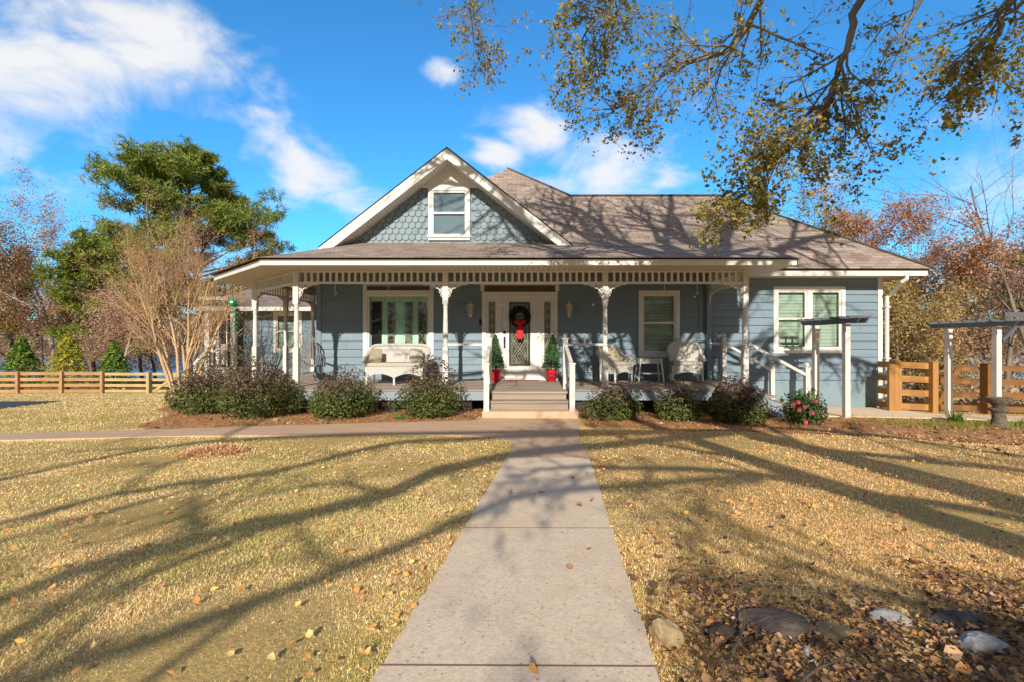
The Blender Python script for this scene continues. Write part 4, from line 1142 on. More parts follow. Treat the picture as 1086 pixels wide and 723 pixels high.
# ------------------------------------------------------------------ plants
def unit(n,g_):
    v = g_.normal(size=(n,3)); return v/np.linalg.norm(v,axis=1,keepdims=True)
def lumpy(g_, dirs, k=9, amp=.28, sharp=7.):
    c = unit(k,g_); a = g_.uniform(-.6,1.,k)*amp
    return 1+(np.exp(sharp*(dirs@c.T-1))*a).sum(1)
def bush(name,label,x,y,rx,h,seed,mat,n=3800,leaf=.055,cat='shrub',group=None,shoots=120,ry=None):
    g_ = np.random.default_rng(seed); z0 = gz(x,y)
    r = thing(name,label,cat,(x,y,z0),0,group)
    ry = ry or rx
    d = unit(n,g_); d[:,2] = np.abs(d[:,2])*1.0-.12*(g_.random(n)<.35)
    rad = lumpy(g_,d,16,.42,9.)*(1-.62*g_.random(n)**2.0)
    P = d*rad[:,None]*np.array([rx,ry,h*.92]); P[:,2] += h*.12; P[:,2] = np.maximum(P[:,2],.03)
    low = np.clip(P[:,2]/(h*.4),0,1); P[:,:2] *= (.68+.32*low)[:,None]
    N = d*1.2+g_.normal(size=(n,3))*.8+np.array([0,0,.4])
    mb = MB(); mb.leaves(P,N,leaf*(.6+.8*g_.random(n)),g_,.55,.12)
    # arching shoots carrying leaves past the outline
    st = MB()
    for i in range(shoots):
        dd = unit(1,g_)[0]; dd[2] = abs(dd[2])*.9+.25; dd /= np.linalg.norm(dd)
        k0 = lumpy(g_,dd[None],1,.0)[0]*.68; L = g_.uniform(.2,.46)
        T = np.linspace(0,1,6)[:,None]
        base = dd*k0*np.array([rx,ry,h]); bend = np.array([g_.normal()*.12,g_.normal()*.12,-.10])
        pts = base+dd*L*T*np.array([rx*1.1,ry*1.1,h*.8])+bend*T*T*.5
        st.tube(pts,[.004]*5+[.002],3,False)
        m = 10; tt = g_.random(m)[:,None]; LP = base+dd*L*tt*np.array([rx*1.1,ry*1.1,h*.8])+bend*tt*tt*.5+g_.normal(size=(m,3))*.02
        mb.leaves(LP,g_.normal(size=(m,3))+dd,leaf*.8,g_,.5,.1)
    for i in range(26):
        a = g_.random()*6.28; q_ = g_.random()
        st.tube([(0.05*math.cos(a),.05*math.sin(a),0),(rx*.35*q_*math.cos(a),ry*.35*q_*math.sin(a),h*.35),(rx*.75*q_*math.cos(a),ry*.75*q_*math.sin(a),h*.8)],[.014,.01,.005],4,False)
    mb.build('foliage',mat,r,local=True); st.build('stems',M['twig'],r,local=True)
    return r
M['twig'] = mat_bark('twig_bark',(.10,.075,.055),(.2,.15,.11),20)
def mat_loro(nm,h): return mat_foliage(nm,[(0,(.035,.055,.015)),(.4,(.085,.12,.03)),(.75,(.15,.19,.045)),(1,(.26,.27,.08))],trans=.25,
     zmix=(.1,h,[(0,(.08,.05,.04)),(.4,(.16,.095,.07)),(.7,(.25,.165,.12)),(1,(.12,.13,.05))],2.6))
M['loro'] = mat_loro('purple_green_leaves',.8); M['loro2'] = mat_loro('dark_purple_leaves',.55)
GRP = 'foundation shrubs along the porch'
def at(pxx,d): return px(pxx,d)
bush('shrub','purple tipped round shrub at far left end of the porch bed',at(222,10.4),10.4,.82,1.0,21,M['loro'],4600,.06,group=GRP,shoots=160)
bush('shrub','large purple tipped shrub standing before the left corner porch post',at(277,9.6),9.6,.78,.96,22,M['loro'],5000,.06,group=GRP,shoots=170)
bush('shrub','round shrub in front of the porch below the left wall, left of the wicker settee',at(362,9.25),9.25,.64,.80,23,M['loro'],4200,.055,group=GRP)
bush('shrub','upright spiky shrub between the wicker settee and the front steps',at(455,9.2),9.2,.56,.84,24,M['loro'],3900,.055,group=GRP,shoots=150)
bush('shrub','small green shrub just right of the front steps',at(652,9.1),9.1,.48,.62,25,M['loro2'],3000,.055,group=GRP,shoots=100)
bush('shrub','smallest sparse shrub below the small wicker table',at(718,9.15),9.15,.40,.60,26,M['loro2'],2300,.055,group=GRP,shoots=90)
bush('shrub','dark purple shrub in front of the right corner porch post',at(782,9.0),9.0,.56,.76,27,M['loro2'],3600,.055,group=GRP,shoots=130)
M['camel'] = mat_foliage('camellia_leaves',[(0,(.03,.07,.015)),(.5,(.07,.14,.03)),(1,(.14,.22,.06))],rough=.35,trans=.15)
cam_ = bush('camellia','pink flowering camellia shrub beside the right hand steps','%s' % 0 and at(852,9.2),9.2,.34,.64,28,M['camel'],950,.075,cat='shrub',shoots=60)
k = NT('pink_petals'); k.base(k.ramp(k.island(),[(0,(.55,.03,.10)),(1,(.75,.15,.22))])); k.rough(.6); M['petal']=k.m
q = random.Random(8)
for pxx,pyy in ((846,426),(853,431),(864,425),(847,434),(854,447),(861,437),(841,428)):
    y_ = 9.2-.33+q.uniform(-.02,.05); X_ = px(pxx,y_)-ORG[cam_.name][0]; Z_ = pz(pyy,y_)-ORG[cam_.name][2]; mb = MB()
    for ring_,(m_,rr2) in enumerate(((6,.034),(5,.02))):
        for i in range(m_):
            a = 2*math.pi*i/m_+ring_*.4; c_,s_ = math.cos(a),math.sin(a); yy = y_-9.2-.02*ring_
            mb.add([(X_,yy,Z_),(X_+rr2*c_-.015*s_,yy-.015,Z_+rr2*s_+.015*c_),(X_+rr2*1.25*c_,yy-.02,Z_+rr2*1.25*s_),(X_+rr2*c_+.015*s_,yy-.015,Z_+rr2*s_-.015*c_)],[(0,1,2,3)])
    mb.build('blossom',M['petal'],cam_,local=True)
def strap_clump(name,label,x,y,n,L,seed,mat,cat='plant',wd=.02,spread=.8):
    g_ = np.random.default_rng(seed); z0 = gz(x,y); mb = MB()
    for i in range(n):
        a = g_.random()*6.28; l = L*g_.uniform(.6,1.1); sp_ = g_.uniform(.2,spread); ca,sa = math.cos(a),math.sin(a); bx,by = g_.normal()*.06,g_.normal()*.05
        v = []
        for t in np.linspace(0,1,6):
            rr2 = l*sp_*t; zz_ = l*(1-.35*sp_)*(t-.55*sp_*t*t*1.2); w = wd*(1-t**2*.95)
            v += [(bx+rr2*ca-w*sa,by+rr2*sa+w*ca,zz_),(bx+rr2*ca+w*sa,by+rr2*sa-w*ca,zz_)]
        mb.add(v,np.array([[2*j,2*j+1,2*j+3,2*j+2] for j in range(5)]))
    o = mb.build(name,mat); o.location = (x,y,z0+.01); return tag(o,label,cat)
M['strap'] = mat_foliage('strap_leaves',[(0,(.09,.17,.03)),(.6,(.17,.27,.05)),(1,(.34,.38,.10))],rough=.4,trans=.2)
M['weed'] = mat_foliage('bright_weed',[(0,(.10,.26,.02)),(1,(.22,.42,.05))],trans=.25)
M['yellowgrass'] = mat_foliage('yellow_grass',[(0,(.22,.25,.05)),(.5,(.38,.36,.08)),(1,(.50,.42,.14))],trans=.25)
strap_clump('lily_clump','green strap leaved lily clump at the foot of the far arbor post',at(1011,9.7),9.7,34,.52,31,M['strap'],spread=1.0,wd=.018)
strap_clump('weed_sprig','bright green sprig in the pine straw beside the spiky shrub',at(425,8.95),8.95,40,.16,32,M['weed'],wd=.016,spread=1.1)
strap_clump('iris_clump','thin yellow green blades beside the near arbor post',at(888,9.7),9.3,22,.28,33,M['yellowgrass'],wd=.009)
strap_clump('iris_clump','small leafy tuft right of the stone pedestal at the frame edge',at(1080,9.4),9.4,20,.26,34,M['strap'],wd=.014)
g_ = np.random.default_rng(77); mb = MB(); n = 5200
X = g_.uniform(7.2,13.5,n); Y = 9.45+.55*g_.normal(size=n)*.6+.12*np.sin(X*2); Z = ground(X,Y)
a = g_.random(n)*6.28; l = g_.uniform(.05,.17,n); w = .006
B = np.column_stack([X,Y,Z]); Dv = np.column_stack([np.cos(a)*.7,np.sin(a)*.7,.8+0*a]); Sd = np.column_stack([-np.sin(a),np.cos(a),0*a])*w
mb.add(np.stack([B-Sd,B+Sd,B+Dv*l[:,None]],1).reshape(-1,3),np.arange(3*n).reshape(-1,3)); stuff(mb.build('border_grass',M['yellowgrass']),'yellow green grass in the bed along the side path','grass')

# stone pedestal
ped = thing('stone_pedestal','mossy grey stone urn pedestal before the right arbor post','pedestal',(px(1059.5,9.2),9.2,gz(px(1059.5,9.2),9.2)))
k = NT('mossy_stone'); k.base(k.ramp(k.noise(12,6,.7),[(.35,(.09,.07,.05)),(.55,(.20,.16,.12)),(.7,(.13,.13,.07))])); k.rough(.95); k.bump(k.noise(25,5,.7),.6,.03); M['stone']=k.m
mb = MB(); mb.lathe([(.17,0),(.17,.05),(.15,.06),(.12,.10),(.105,.20),(.11,.30),(.15,.34),(.155,.37),(.12,.39)],sides=20); mb.build('base',M['stone'],ped,local=True)
mb = MB(); mb.lathe([(.09,.391),(.11,.44),(.17,.50),(.19,.54),(.20,.58),(.18,.585),(.10,.55)],sides=20); mb.build('bowl',M['stone'],ped,local=True)

# ------------------------------------------------------------------ arbors
def arbor(label,X,d0,d1,z_top,extra=False):
    r = thing('garden_arbor',label,'arbor',(X,(d0+d1)/2,0))
    for y in (d0,d1):
        mb = MB(); z0 = gz(X,y)-.05; mb.box(X-.055,X+.055,y-.055,y+.055,z0,z_top-.005); mb.build('post',M['white_old'],r)
    for s in (-1,1):
        mb = MB(); mb.add([(X+s*.085-.02,d0-.55,z_top+.05),(X+s*.085-.02,d0-.45,z_top-.05),(X+s*.085-.02,d1+.35,z_top-.05),(X+s*.085-.02,d1+.45,z_top+.05),
                           (X+s*.085+.02,d0-.55,z_top+.05),(X+s*.085+.02,d0-.45,z_top-.05),(X+s*.085+.02,d1+.35,z_top-.05),(X+s*.085+.02,d1+.45,z_top+.05)],
                          [(0,1,2,3),(7,6,5,4),(0,4,5,1),(1,5,6,2),(2,6,7,3),(3,7,4,0)]); mb.build('beam',M['grey_beam'],r)
    n = 7
    for i in range(n):
        y = d0-.4+(d1-d0+.7)*i/(n-1); mb = MB()
        L = .26
        mb.add([(X-L,y-.018,z_top+.10),(X-L+.05,y-.018,z_top+.052),(X+L-.05,y-.018,z_top+.052),(X+L,y-.018,z_top+.10),(X-L,y+.018,z_top+.10),(X-L+.05,y+.018,z_top+.052),(X+L-.05,y+.018,z_top+.052),(X+L,y+.018,z_top+.10)],
               [(0,1,2,3),(7,6,5,4),(0,4,5,1),(1,5,6,2),(2,6,7,3),(3,7,4,0)]); mb.build('rafter',M['grey_beam'],r)
    if extra:
        mb = MB(); mb.bar((X-.05,d0-.2,z_top+.19),(X+5,d0-.2,z_top+.19),.05,.11); mb.bar((X+.1,d0+.15,z_top+.0),(X+5,d0+.15,z_top+.0),.05,.11); mb.bar((X+.12,d0-.0,z_top-.35),(X+.5,d0-.0,z_top+.04),.05,.07); mb.build('cross_beam',M['grey_beam'],r)
        mb = MB(); mb.box(X+4.7,X+4.82,d0-.05,d0+.07,gz(X+4.8,d0)-.05,z_top+.10); mb.build('post',M['white_old'],r)
    return r
arbor('white post arbor with dark grey beams nearest the house wall',7.22,10.45,11.5,pz(341,10.45))
arbor('larger white post arbor with dark grey beams by the cedar fence',10.42,10.4,11.55,pz(345,11),True)

# ------------------------------------------------------------------ fences
def board_fence(root, x0,y0,x1,y1,h,nr,mat,pmat,posts,bh=.14,diag=None,front=True):
    """rails between (x0,y0) and (x1,y1); posts: fractions"""
    for i in range(nr):
        t = i/(nr-1); mb = MB(); segs = 6
        for j in range(segs):
            a,b_ = j/segs,(j+1)/segs
            xa,ya,xb2,yb2 = x0+(x1-x0)*a,y0+(y1-y0)*a,x0+(x1-x0)*b_,y0+(y1-y0)*b_
            za,zb2 = gz(xa,ya)+.12+(h-.2)*t,gz(xb2,yb2)+.12+(h-.2)*t
            mb.bar((xa,ya-.0,za),(xb2,yb2,zb2),.03,bh)
        mb.build('rail',mat,root)
    for t in posts:
        x,y = x0+(x1-x0)*t,y0+(y1-y0)*t; mb = MB(); z = gz(x,y); s = .07
        mb.box(x-s,x+s,y-s-.07,y+s-.0,z-.1,z+h+.03); mb.add([(x-s*1.1,y-s-.08,z+h+.03),(x+s*1.1,y-s-.08,z+h+.03),(x+s*1.1,y+s+.01,z+h+.03),(x-s*1.1,y+s+.01,z+h+.03),(x,y-.035,z+h+.06)],[(0,1,4),(1,2,4),(2,3,4),(3,0,4)])
        mb.build('post',pmat,root)
    if diag:
        a,b_ = diag; xa,ya,xb2,yb2 = x0+(x1-x0)*a,y0+(y1-y0)*a,x0+(x1-x0)*b_,y0+(y1-y0)*b_
        mb = MB(); mb.bar((xa,ya-.035,gz(xa,ya)+.1),(xb2,yb2-.035,gz(xb2,yb2)+h-.1),.03,.12); mb.build('brace',mat,root)
fx = lambda p: px(p,11.9)
hy = 11.9
f1 = thing('cedar_fence','honey coloured cedar board fence section nearest the house corner','fence',(fx(945),hy,-.46))
board_fence(f1,fx(948),hy,fx(997),hy,1.22,4,M['cedar'],M['cedar_post'],(.0,.8),.15)
board_fence(f1,px(931,12.5),12.5,fx(946),hy,1.22,4,M['cedar'],M['cedar_post'],(),.14)
mb = MB(); mb.box(fx(938),fx(951),hy-.16,hy-.08,-.45,.80); mb.build('wide_post',M['cedar_post'],f1)
f2 = thing('cedar_gate','shaded cedar gate with a diagonal brace behind the arbor','gate',(fx(1020),hy,-.46))
board_fence(f2,fx(999),hy+.25,fx(1046),hy+.25,1.2,4,M['cedar_shaded'],M['cedar_shaded'],(),.14,(.05,.55))
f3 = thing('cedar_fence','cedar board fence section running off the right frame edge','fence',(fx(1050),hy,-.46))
board_fence(f3,fx(1049),hy+.1,fx(1300),hy+.6,1.22,4,M['cedar_shaded'],M['cedar_shaded'],(.0,.33,.66,1.),.14)
fL = lambda p,d=26: px(p,d)
l1 = thing('board_fence','brown board fence at the left edge of the lawn','fence',(fL(50),26,-1.44))
board_fence(l1,fL(-330,24),24.2,fL(106),26.2,1.15,4,M['fence_brown'],M['fence_brown'],(.0,.11,.22,.335,.45,.56,.67,.78,.894,1.),.17)
l2 = thing('fence_gate','pale new board gate joining the brown fence','gate',(fL(130),26.2,-1.44))
board_fence(l2,fL(108),26.2,fL(156),26.2,1.12,4,M['fence_pale'],M['fence_pale'],(.985,),.15)
l3 = thing('fence_gate','pale board gate with a diagonal brace near the bare crape myrtle','gate',(fL(172),26.2,-1.44))
board_fence(l3,fL(159),26.2,fL(187),26.2,1.12,4,M['fence_pale'],M['fence_pale'],(1.,),.14,(.05,.95))
l4 = thing('board_fence','board fence stretch disappearing behind the left shrubs','fence',(fL(210),26.3,-1.44))
board_fence(l4,fL(189),26.25,fL(330),26.6,1.12,4,M['fence_brown'],M['fence_brown'],(.3,.6,.9),.15)

# ------------------------------------------------------------------ rocks, twigs
def rock(label,x0,x1,yb,yt,col,seed,flat=.5,cat='rock'):
    """pixel box -> a stone lying on the near bank"""
    d = (EYE-.235)*513/(yb-361.5); x = px((x0+x1)/2,d); w = (x1-x0)*d/513
    g_ = np.random.default_rng(seed)
    nu,nv = 16,10; v = []
    cs = unit(12,g_); off = g_.uniform(.62,.98,12)
    for j in range(nv+1):
        th = math.pi*j/nv
        for i in range(nu):
            ph = 2*math.pi*i/nu; dd = np.array([math.sin(th)*math.cos(ph),math.sin(th)*math.sin(ph),math.cos(th)])
            rad = 1.15
            for c_,o_ in zip(cs,off):
                dp = dd@c_
                if dp > .05: rad = min(rad,o_/dp)
            rad *= 1+.03*g_.normal()
            v.append(dd*rad*np.array([w/2*1.05,w*.20+.025,w*flat*.25+.022]))
    f = [[j*nu+i,(j+1)*nu+i,(j+1)*nu+(i+1)%nu,j*nu+(i+1)%nu] for j in range(nv) for i in range(nu)]
    mb = MB(); mb.add(v,np.array(f))
    k = NT('rock_face'); n1 = k.noise(14,6,.7); n2 = k.noise(50,5,.8)
    c = k.ramp(n1,[(.3,tuple(q_*.55 for q_ in col)),(.55,col),(.75,tuple(min(.8,q_*1.25) for q_ in col))])
    k.base(k.mix(k.ramp(n2,[(.45,(.5,.5,.5)),(.65,(0,0,0))]),c,tuple(q_*.4 for q_ in col))); k.rough(.9); k.bump(n2,.5,.02)
    o = mb.build('garden_rock',k.m); yy = d+w*.12; o.location = (x,yy,gz(x,yy)+.014); o.rotation_euler = (0,0,g_.uniform(-.2,.2))
    return tag(o,label,cat,'stones along the leaf bed')
rock('tan lumpy rock right beside the front walk',686,730,678,650,(.62,.45,.26),1,1.05)
rock('dark brown rock next right of the tan rock',752,790,676,652,(.10,.075,.06),2,.6)
rock('long flat dark slab in the middle of the stone row',782,870,672,648,(.19,.145,.12),3,.42)
rock('ochre stone with pale patch, right of the long slab',868,908,676,656,(.30,.23,.12),4,.6)
rock('flat pale grey stone behind the leaf litter',926,964,659,648,(.46,.44,.44),5,.4)
rock('wide dark grey stone, farthest right of the stone row',988,1042,660,644,(.12,.115,.12),6,.42)
rock('light blue grey flat topped stone nearest the right corner',1015,1071,692,672,(.58,.57,.58),7,.45)
rock('small white stone low among the leaves',852,865,699,690,(.6,.6,.62),8,.5)

# ------------------------------------------------------------------ trees
def rot_about(v, axis, a): return Matrix.Rotation(a,3,axis) @ v
def grow(mb, rng, p, d, L, r, lvl, prm, tips, tipr=.35):
    """recursive branching; prm per level: dict(n=children, len=ratio, ang=(lo,hi), grav, wob, seg, sides, r=ratio, start)"""
    q_ = prm[min(lvl,len(prm)-1)]
    seg = q_['seg']; pts = [p.copy()]; rad = [r]; dirs = [d.copy()]
    last = lvl == len(prm)-1
    for i in range(seg):
        w = Vector((rng.gauss(0,1),rng.gauss(0,1),rng.gauss(0,1)))*q_['wob']
        d = (d+w+Vector((0,0,q_['grav']))).normalized()
        p = p+d*(L/seg); pts.append(p.copy()); dirs.append(d.copy())
        t = (i+1)/seg; rad.append(r*(1-(1-q_.get('tip',tipr))*t))
    mb.tube([tuple(x) for x in pts], rad, q_['sides'], cap=False)
    if last:
        tips.append((pts,dirs)); return
    n = q_['n'] if isinstance(q_['n'],int) else rng.randint(*q_['n'])
    for i in range(n):
        t = q_['start']+(1-q_['start'])*(i+rng.random()*.8)/n
        k_ = min(seg-1,int(t*seg)); fr = t*seg-k_
        bp = pts[k_].lerp(pts[k_+1],min(1,fr)); bd = dirs[min(seg,k_+1)]
        ax = bd.orthogonal().normalized(); ax = rot_about(ax,bd,rng.uniform(0,6.283))
        nd = rot_about(bd,ax,rng.uniform(*q_['ang'])).normalized()
        br = rad[k_]*q_['r']*rng.uniform(.7,1.0)
        grow(mb,rng,bp,nd,L*q_['len']*rng.uniform(.65,1.15)*(1-.35*t if q_.get('cone') else 1),br,lvl+1,prm,tips,tipr)
    if q_.get('cont',True): tips.append((pts[-2:],dirs[-2:]))
def tip_points(tips, n, g_, spread):
    P = []; N = []
    k_ = len(tips)
    for i in g_.integers(0,k_,n):
        pts = tips[i][0]; j = g_.integers(0,len(pts)-1); f = g_.random()
        v = pts[j].lerp(pts[j+1],f); P.append((v.x,v.y,v.z))
    P = np.array(P)+g_.normal(size=(n,3))*spread
    return P, g_.normal(size=(n,3))+np.array([0,-.2,.5])
BARK = dict(
  grey=mat_bark('grey_bark',(.16,.13,.11),(.32,.27,.23)), tan=mat_bark('smooth_tan_bark',(.50,.34,.19),(.70,.52,.33),4), brown=mat_bark('brown_bark',(.11,.075,.055),(.24,.17,.12)),
  pine=mat_bark('pine_bark',(.15,.10,.075),(.33,.23,.17)), dark=mat_bark('dark_bark',(.055,.045,.04),(.13,.105,.09)), pale=mat_bark('pale_bark',(.40,.33,.28),(.55,.47,.41)), pink=mat_bark('pinkish_twigs',(.28,.17,.13),(.42,.28,.22)))
TWO = {}
def deciduous(name,label,x,y,h,seed,bark='grey',leaf=None,nleaf=0,lsize=.12,lspread=.12,r0=None,lean=(0,0),form='oak',cat='tree',group=None,multi=1,fork=.35,dens=1.0):
    rng = random.Random(seed); g_ = np.random.default_rng(seed)
    z0 = gz(x,y)
    root = thing(name,label,cat,(x,y,z0),0,group)
    mb = MB(); tips = []
    r0 = r0 or h*.017
    if form == 'oak':
        prm = [dict(n=int(9*dens),len=.52,ang=(.5,1.1),grav=.02,wob=.07,seg=8,sides=8,r=.55,start=fork,tip=.25),
               dict(n=int(6*dens),len=.55,ang=(.4,1.0),grav=.03,wob=.14,seg=5,sides=5,r=.55,start=.25,tip=.3),
               dict(n=int(5*dens),len=.55,ang=(.4,.9),grav=.03,wob=.18,seg=4,sides=4,r=.6,start=.2,tip=.4),
               dict(n=0,len=.5,ang=(.3,.8),grav=0,wob=.2,seg=3,sides=3,r=.6,start=.2,tip=.4)]
    elif form == 'slim':
        prm = [dict(n=int(13*dens),len=.28,ang=(.35,.8),grav=.02,wob=.035,seg=9,sides=7,r=.4,start=fork,tip=.15),
               dict(n=int(6*dens),len=.5,ang=(.4,.8),grav=.05,wob=.12,seg=4,sides=4,r=.55,start=.2,tip=.3),
               dict(n=0,len=.5,ang=(.3,.8),grav=.02,wob=.2,seg=3,sides=3,r=.6,start=.2,tip=.4)]
    elif form == 'vase':
        prm = [dict(n=7,len=.55,ang=(.25,.62),grav=.01,wob=.06,seg=8,sides=6,r=.6,start=.35,tip=.35),
               dict(n=6,len=.55,ang=(.3,.7),grav=.015,wob=.11,seg=5,sides=4,r=.55,start=.2,tip=.35),
               dict(n=6,len=.62,ang=(.3,.8),grav=.0,wob=.15,seg=3,sides=3,r=.6,start=.15,tip=.4),
               dict(n=0,len=.5,ang=(.3,.8),grav=0,wob=.2,seg=3,sides=3,r=.7,start=.2,tip=.5)]
    for k_ in range(multi):
        if form == 'vase':
            a = 6.283*k_/multi+rng.uniform(-.3,.3); t = rng.uniform(.04,.36)
            d = Vector((math.sin(t)*math.cos(a),math.sin(t)*math.sin(a),math.cos(t))); p = Vector((.12*math.cos(a),.12*math.sin(a),-.05))
            grow(mb,rng,p,d,h*.62*rng.uniform(.85,1.1),r0*rng.uniform(.75,1.15),0,prm,tips)
        else:
            d = Vector((lean[0]+rng.uniform(-.05,.05)*(multi>1)*4,lean[1],1)).normalized()
            grow(mb,rng,Vector((rng.uniform(-.2,.2)*(multi>1),0,-.1)),d,h*.85,r0,0,prm,tips)
    mb.build('trunk',BARK[bark],root,local=True,smooth=True)
    if nleaf:
        P,N = tip_points(tips,nleaf,g_,lspread); m2 = MB(); m2.leaves(P,N,lsize*(.6+.8*g_.random(nleaf)),g_,.6,.1); m2.build('crown',leaf,root,local=True)
    return root
M['needles'] = mat_foliage('pine_needles',[(0, (0.089, 0.13, 0.024)), (0.4, (0.191, 0.26, 0.043)), (0.8, (0.31, 0.367, 0.068)), (1, (0.441, 0.443, 0.11))],trans=.2)
def tufts(mb, C, g_, L, nn, w, up=.35):
    """needle tufts: nn thin blades fanning from each centre"""
    n = len(C)
    D = g_.normal(size=(n,nn,3)); D[...,2] += up; D /= np.linalg.norm(D,axis=2,keepdims=True)
    S = np.cross(D,g_.normal(size=(n,nn,3))); S /= (np.linalg.norm(S,axis=2,keepdims=True)+1e-9)
    ll = L*(.7+.5*g_.random((n,nn,1)))
    B = np.repeat(C[:,None,:],nn,1)
    v = np.stack([B-S*w*.4,B+S*w*.4,B+D*ll*.6+S*w,B+D*ll,B+D*ll*.6-S*w],2)
    idx_ = np.arange(n*nn*5).reshape(-1,5)
    mb.add(v.reshape(-1,3),idx_)
def pine(name,label,x,y,h,seed,bark='pine',crown_lo=.45,spread=.26,nb=46,per=34,tl=.55,mat=None,lean=0,tw=.05,shape='broad',group=None,r0=None):
    rng = random.Random(seed); g_ = np.random.default_rng(seed); z0 = gz(x,y)
    root = thing(name,label,'tree',(x,y,z0),0,group)
    tr = MB(); T = np.linspace(0,1,12); r0 = r0 or h*.016
    axis_ = np.column_stack([lean*h*T+.02*h*np.sin(T*5+seed),.01*h*np.cos(T*4+seed)-.01*h,h*.97*T-.1])
    tr.tube(axis_,r0*(1-.88*T),9,False)
    nd = MB(); C = []
    for i in range(nb):
        t = crown_lo+(1-crown_lo)*(i+rng.random())/nb
        k_ = t*11; j = min(10,int(k_)); c = axis_[j]+(axis_[j+1]-axis_[j])*(k_-j)
        u = (t-crown_lo)/(1-crown_lo)
        prof = (math.sin(math.pi*min(1,(u*.86+.14)))**.7) if shape == 'broad' else (1-u)**.8+.06
        Lb = h*spread*prof*rng.uniform(.6,1.15); a = rng.random()*6.283; el = rng.uniform(-.05,.35)+.5*u
        d = np.array([math.cos(a)*math.cos(el),math.sin(a)*math.cos(el),math.sin(el)])
        tt = np.linspace(0,1,6)[:,None]; bend = np.array([0,0,.16*Lb])
        bp = c+d*Lb*tt+bend*tt**2*(1 if shape=='broad' else -.5)
        rb = r0*.30*(1-.6*u); tr.tube(bp,rb*(1-.8*tt[:,0])+.008,5,False)
        for m_ in range(4):
            s = rng.uniform(.35,.95); q0 = c+d*Lb*s+bend*s*s; a2 = a+rng.choice((-1,1))*rng.uniform(.4,1.1); d2 = np.array([math.cos(a2),math.sin(a2),rng.uniform(.0,.5)])
            L2 = Lb*rng.uniform(.18,.38); q1 = q0+d2*L2; tr.tube([q0,(q0+q1)/2+np.array([0,0,.03*L2]),q1],[rb*.4,rb*.3,.008],4,False)
            kk = max(2,per//6); s2 = g_.random((kk,1))*.7+.35; C.append(q0+d2*L2*s2+g_.normal(size=(kk,3))*np.array([.09,.09,.05])*Lb*.55)
        kk = max(2,per//4); s2 = g_.random((kk,1))*.4+.62; C.append(c+d*Lb*s2+bend*s2**2+g_.normal(size=(kk,3))*np.array([.065,.065,.04])*Lb)
    C = np.concatenate(C); tufts(nd,C,g_,tl,11,tw)
    tr.build('trunk',BARK[bark],root,local=True,smooth=True); nd.build('crown',mat or M['needles'],root,local=True)
    return root
def conifer(name,label,x,y,h,rb,seed,mat,n=2600,leaf=.22):
    g_ = np.random.default_rng(seed); z0 = gz(x,y); root = thing(name,label,'tree',(x,y,z0),0,'young conifers behind the lawn fence')
    mb = MB(); mb.tube([(0,0,-.1),(0,0,h*.9)],[.08,.02],6); mb.build('trunk',BARK['brown'],root,local=True)
    t = g_.random(n)**.8; whorl = np.floor(t*13)/13; a = g_.random(n)*6.283
    sector = np.sin(a*5+whorl*40)*.25+1
    rad = rb*(1-t)**.85*(.45+.6*g_.random(n)**.6)*sector+.03
    P = np.column_stack([rad*np.cos(a),rad*np.sin(a),.12*h+t*h*.88-rad*.18+g_.normal(size=n)*.05]); N = np.column_stack([np.cos(a)*.6,np.sin(a)*.6,1+0*a])+g_.normal(size=(n,3))*.5
    mb = MB(); mb.leaves(P,N,leaf*(.6+.8*g_.random(n)),g_,.35,.15); mb.build('crown',mat,root,local=True)

# big pine, crape myrtle, young conifers on the left
pine('pine_tree','big broad crowned green pine rising behind the left wing',px(212,36),36,17.3,101,crown_lo=.27,spread=.34,nb=105,per=130,tl=.42,tw=.024,r0=.30,lean=-.02)
crape = deciduous('crape_myrtle','bare multi stemmed crape myrtle with tan trunks left of the porch',px(192,15.5),15.5,6.5,102,bark='tan',leaf=mat_foliage('seed_heads',[(0,(.36,.17,.09)),(.5,(.55,.27,.15)),(1,(.68,.38,.23))],trans=.2),nleaf=17000,lsize=.042,lspread=.10,form='vase',multi=10,r0=.055,cat='tree')
M['arb_y'] = mat_foliage('golden_arborvitae',[(0, (0.19, 0.24, 0.028)), (0.5, (0.456, 0.44, 0.056)), (1, (0.76, 0.6, 0.084))],trans=.2)
M['arb_g'] = mat_foliage('green_arborvitae',[(0, (0.067, 0.14, 0.03)), (0.5, (0.171, 0.28, 0.045)), (1, (0.323, 0.42, 0.075))],trans=.2)
conifer('young_conifer','green young conifer behind the brown fence, nearest the left frame edge',px(23,28),28,3.1,1.25,111,M['arb_g'])
conifer('young_conifer','golden yellow young conifer behind the brown fence',px(72,28),28,3.3,1.25,112,M['arb_y'])
conifer('young_conifer','slim green young conifer behind the pale gate',px(121,28),28,2.9,1.0,113,M['arb_g'])
M['rust'] = mat_foliage('rust_leaves',[(0, (0.315, 0.152, 0.076)), (0.5, (0.567, 0.294, 0.153)), (1, (0.756, 0.437, 0.246))],trans=.25)
M['olive'] = mat_foliage('olive_leaves',[(0, (0.133, 0.142, 0.04)), (0.5, (0.282, 0.256, 0.072)), (1, (0.49, 0.354, 0.112))],trans=.25)
M['brownleaf'] = mat_foliage('dry_brown_leaves',[(0,(.30,.20,.12)),(.5,(.52,.36,.22)),(1,(.70,.52,.34))],trans=.25)
M['pinkleaf'] = mat_foliage('pinkish_twig_haze',[(0,(.36,.20,.14)),(.5,(.54,.33,.24)),(1,(.66,.44,.34))],trans=.25)
M['yellowshrub'] = mat_foliage('yellow_olive_leaves',[(0, (0.213, 0.157, 0.059)), (0.5, (0.426, 0.313, 0.117)), (1, (0.665, 0.458, 0.199))],trans=.25)
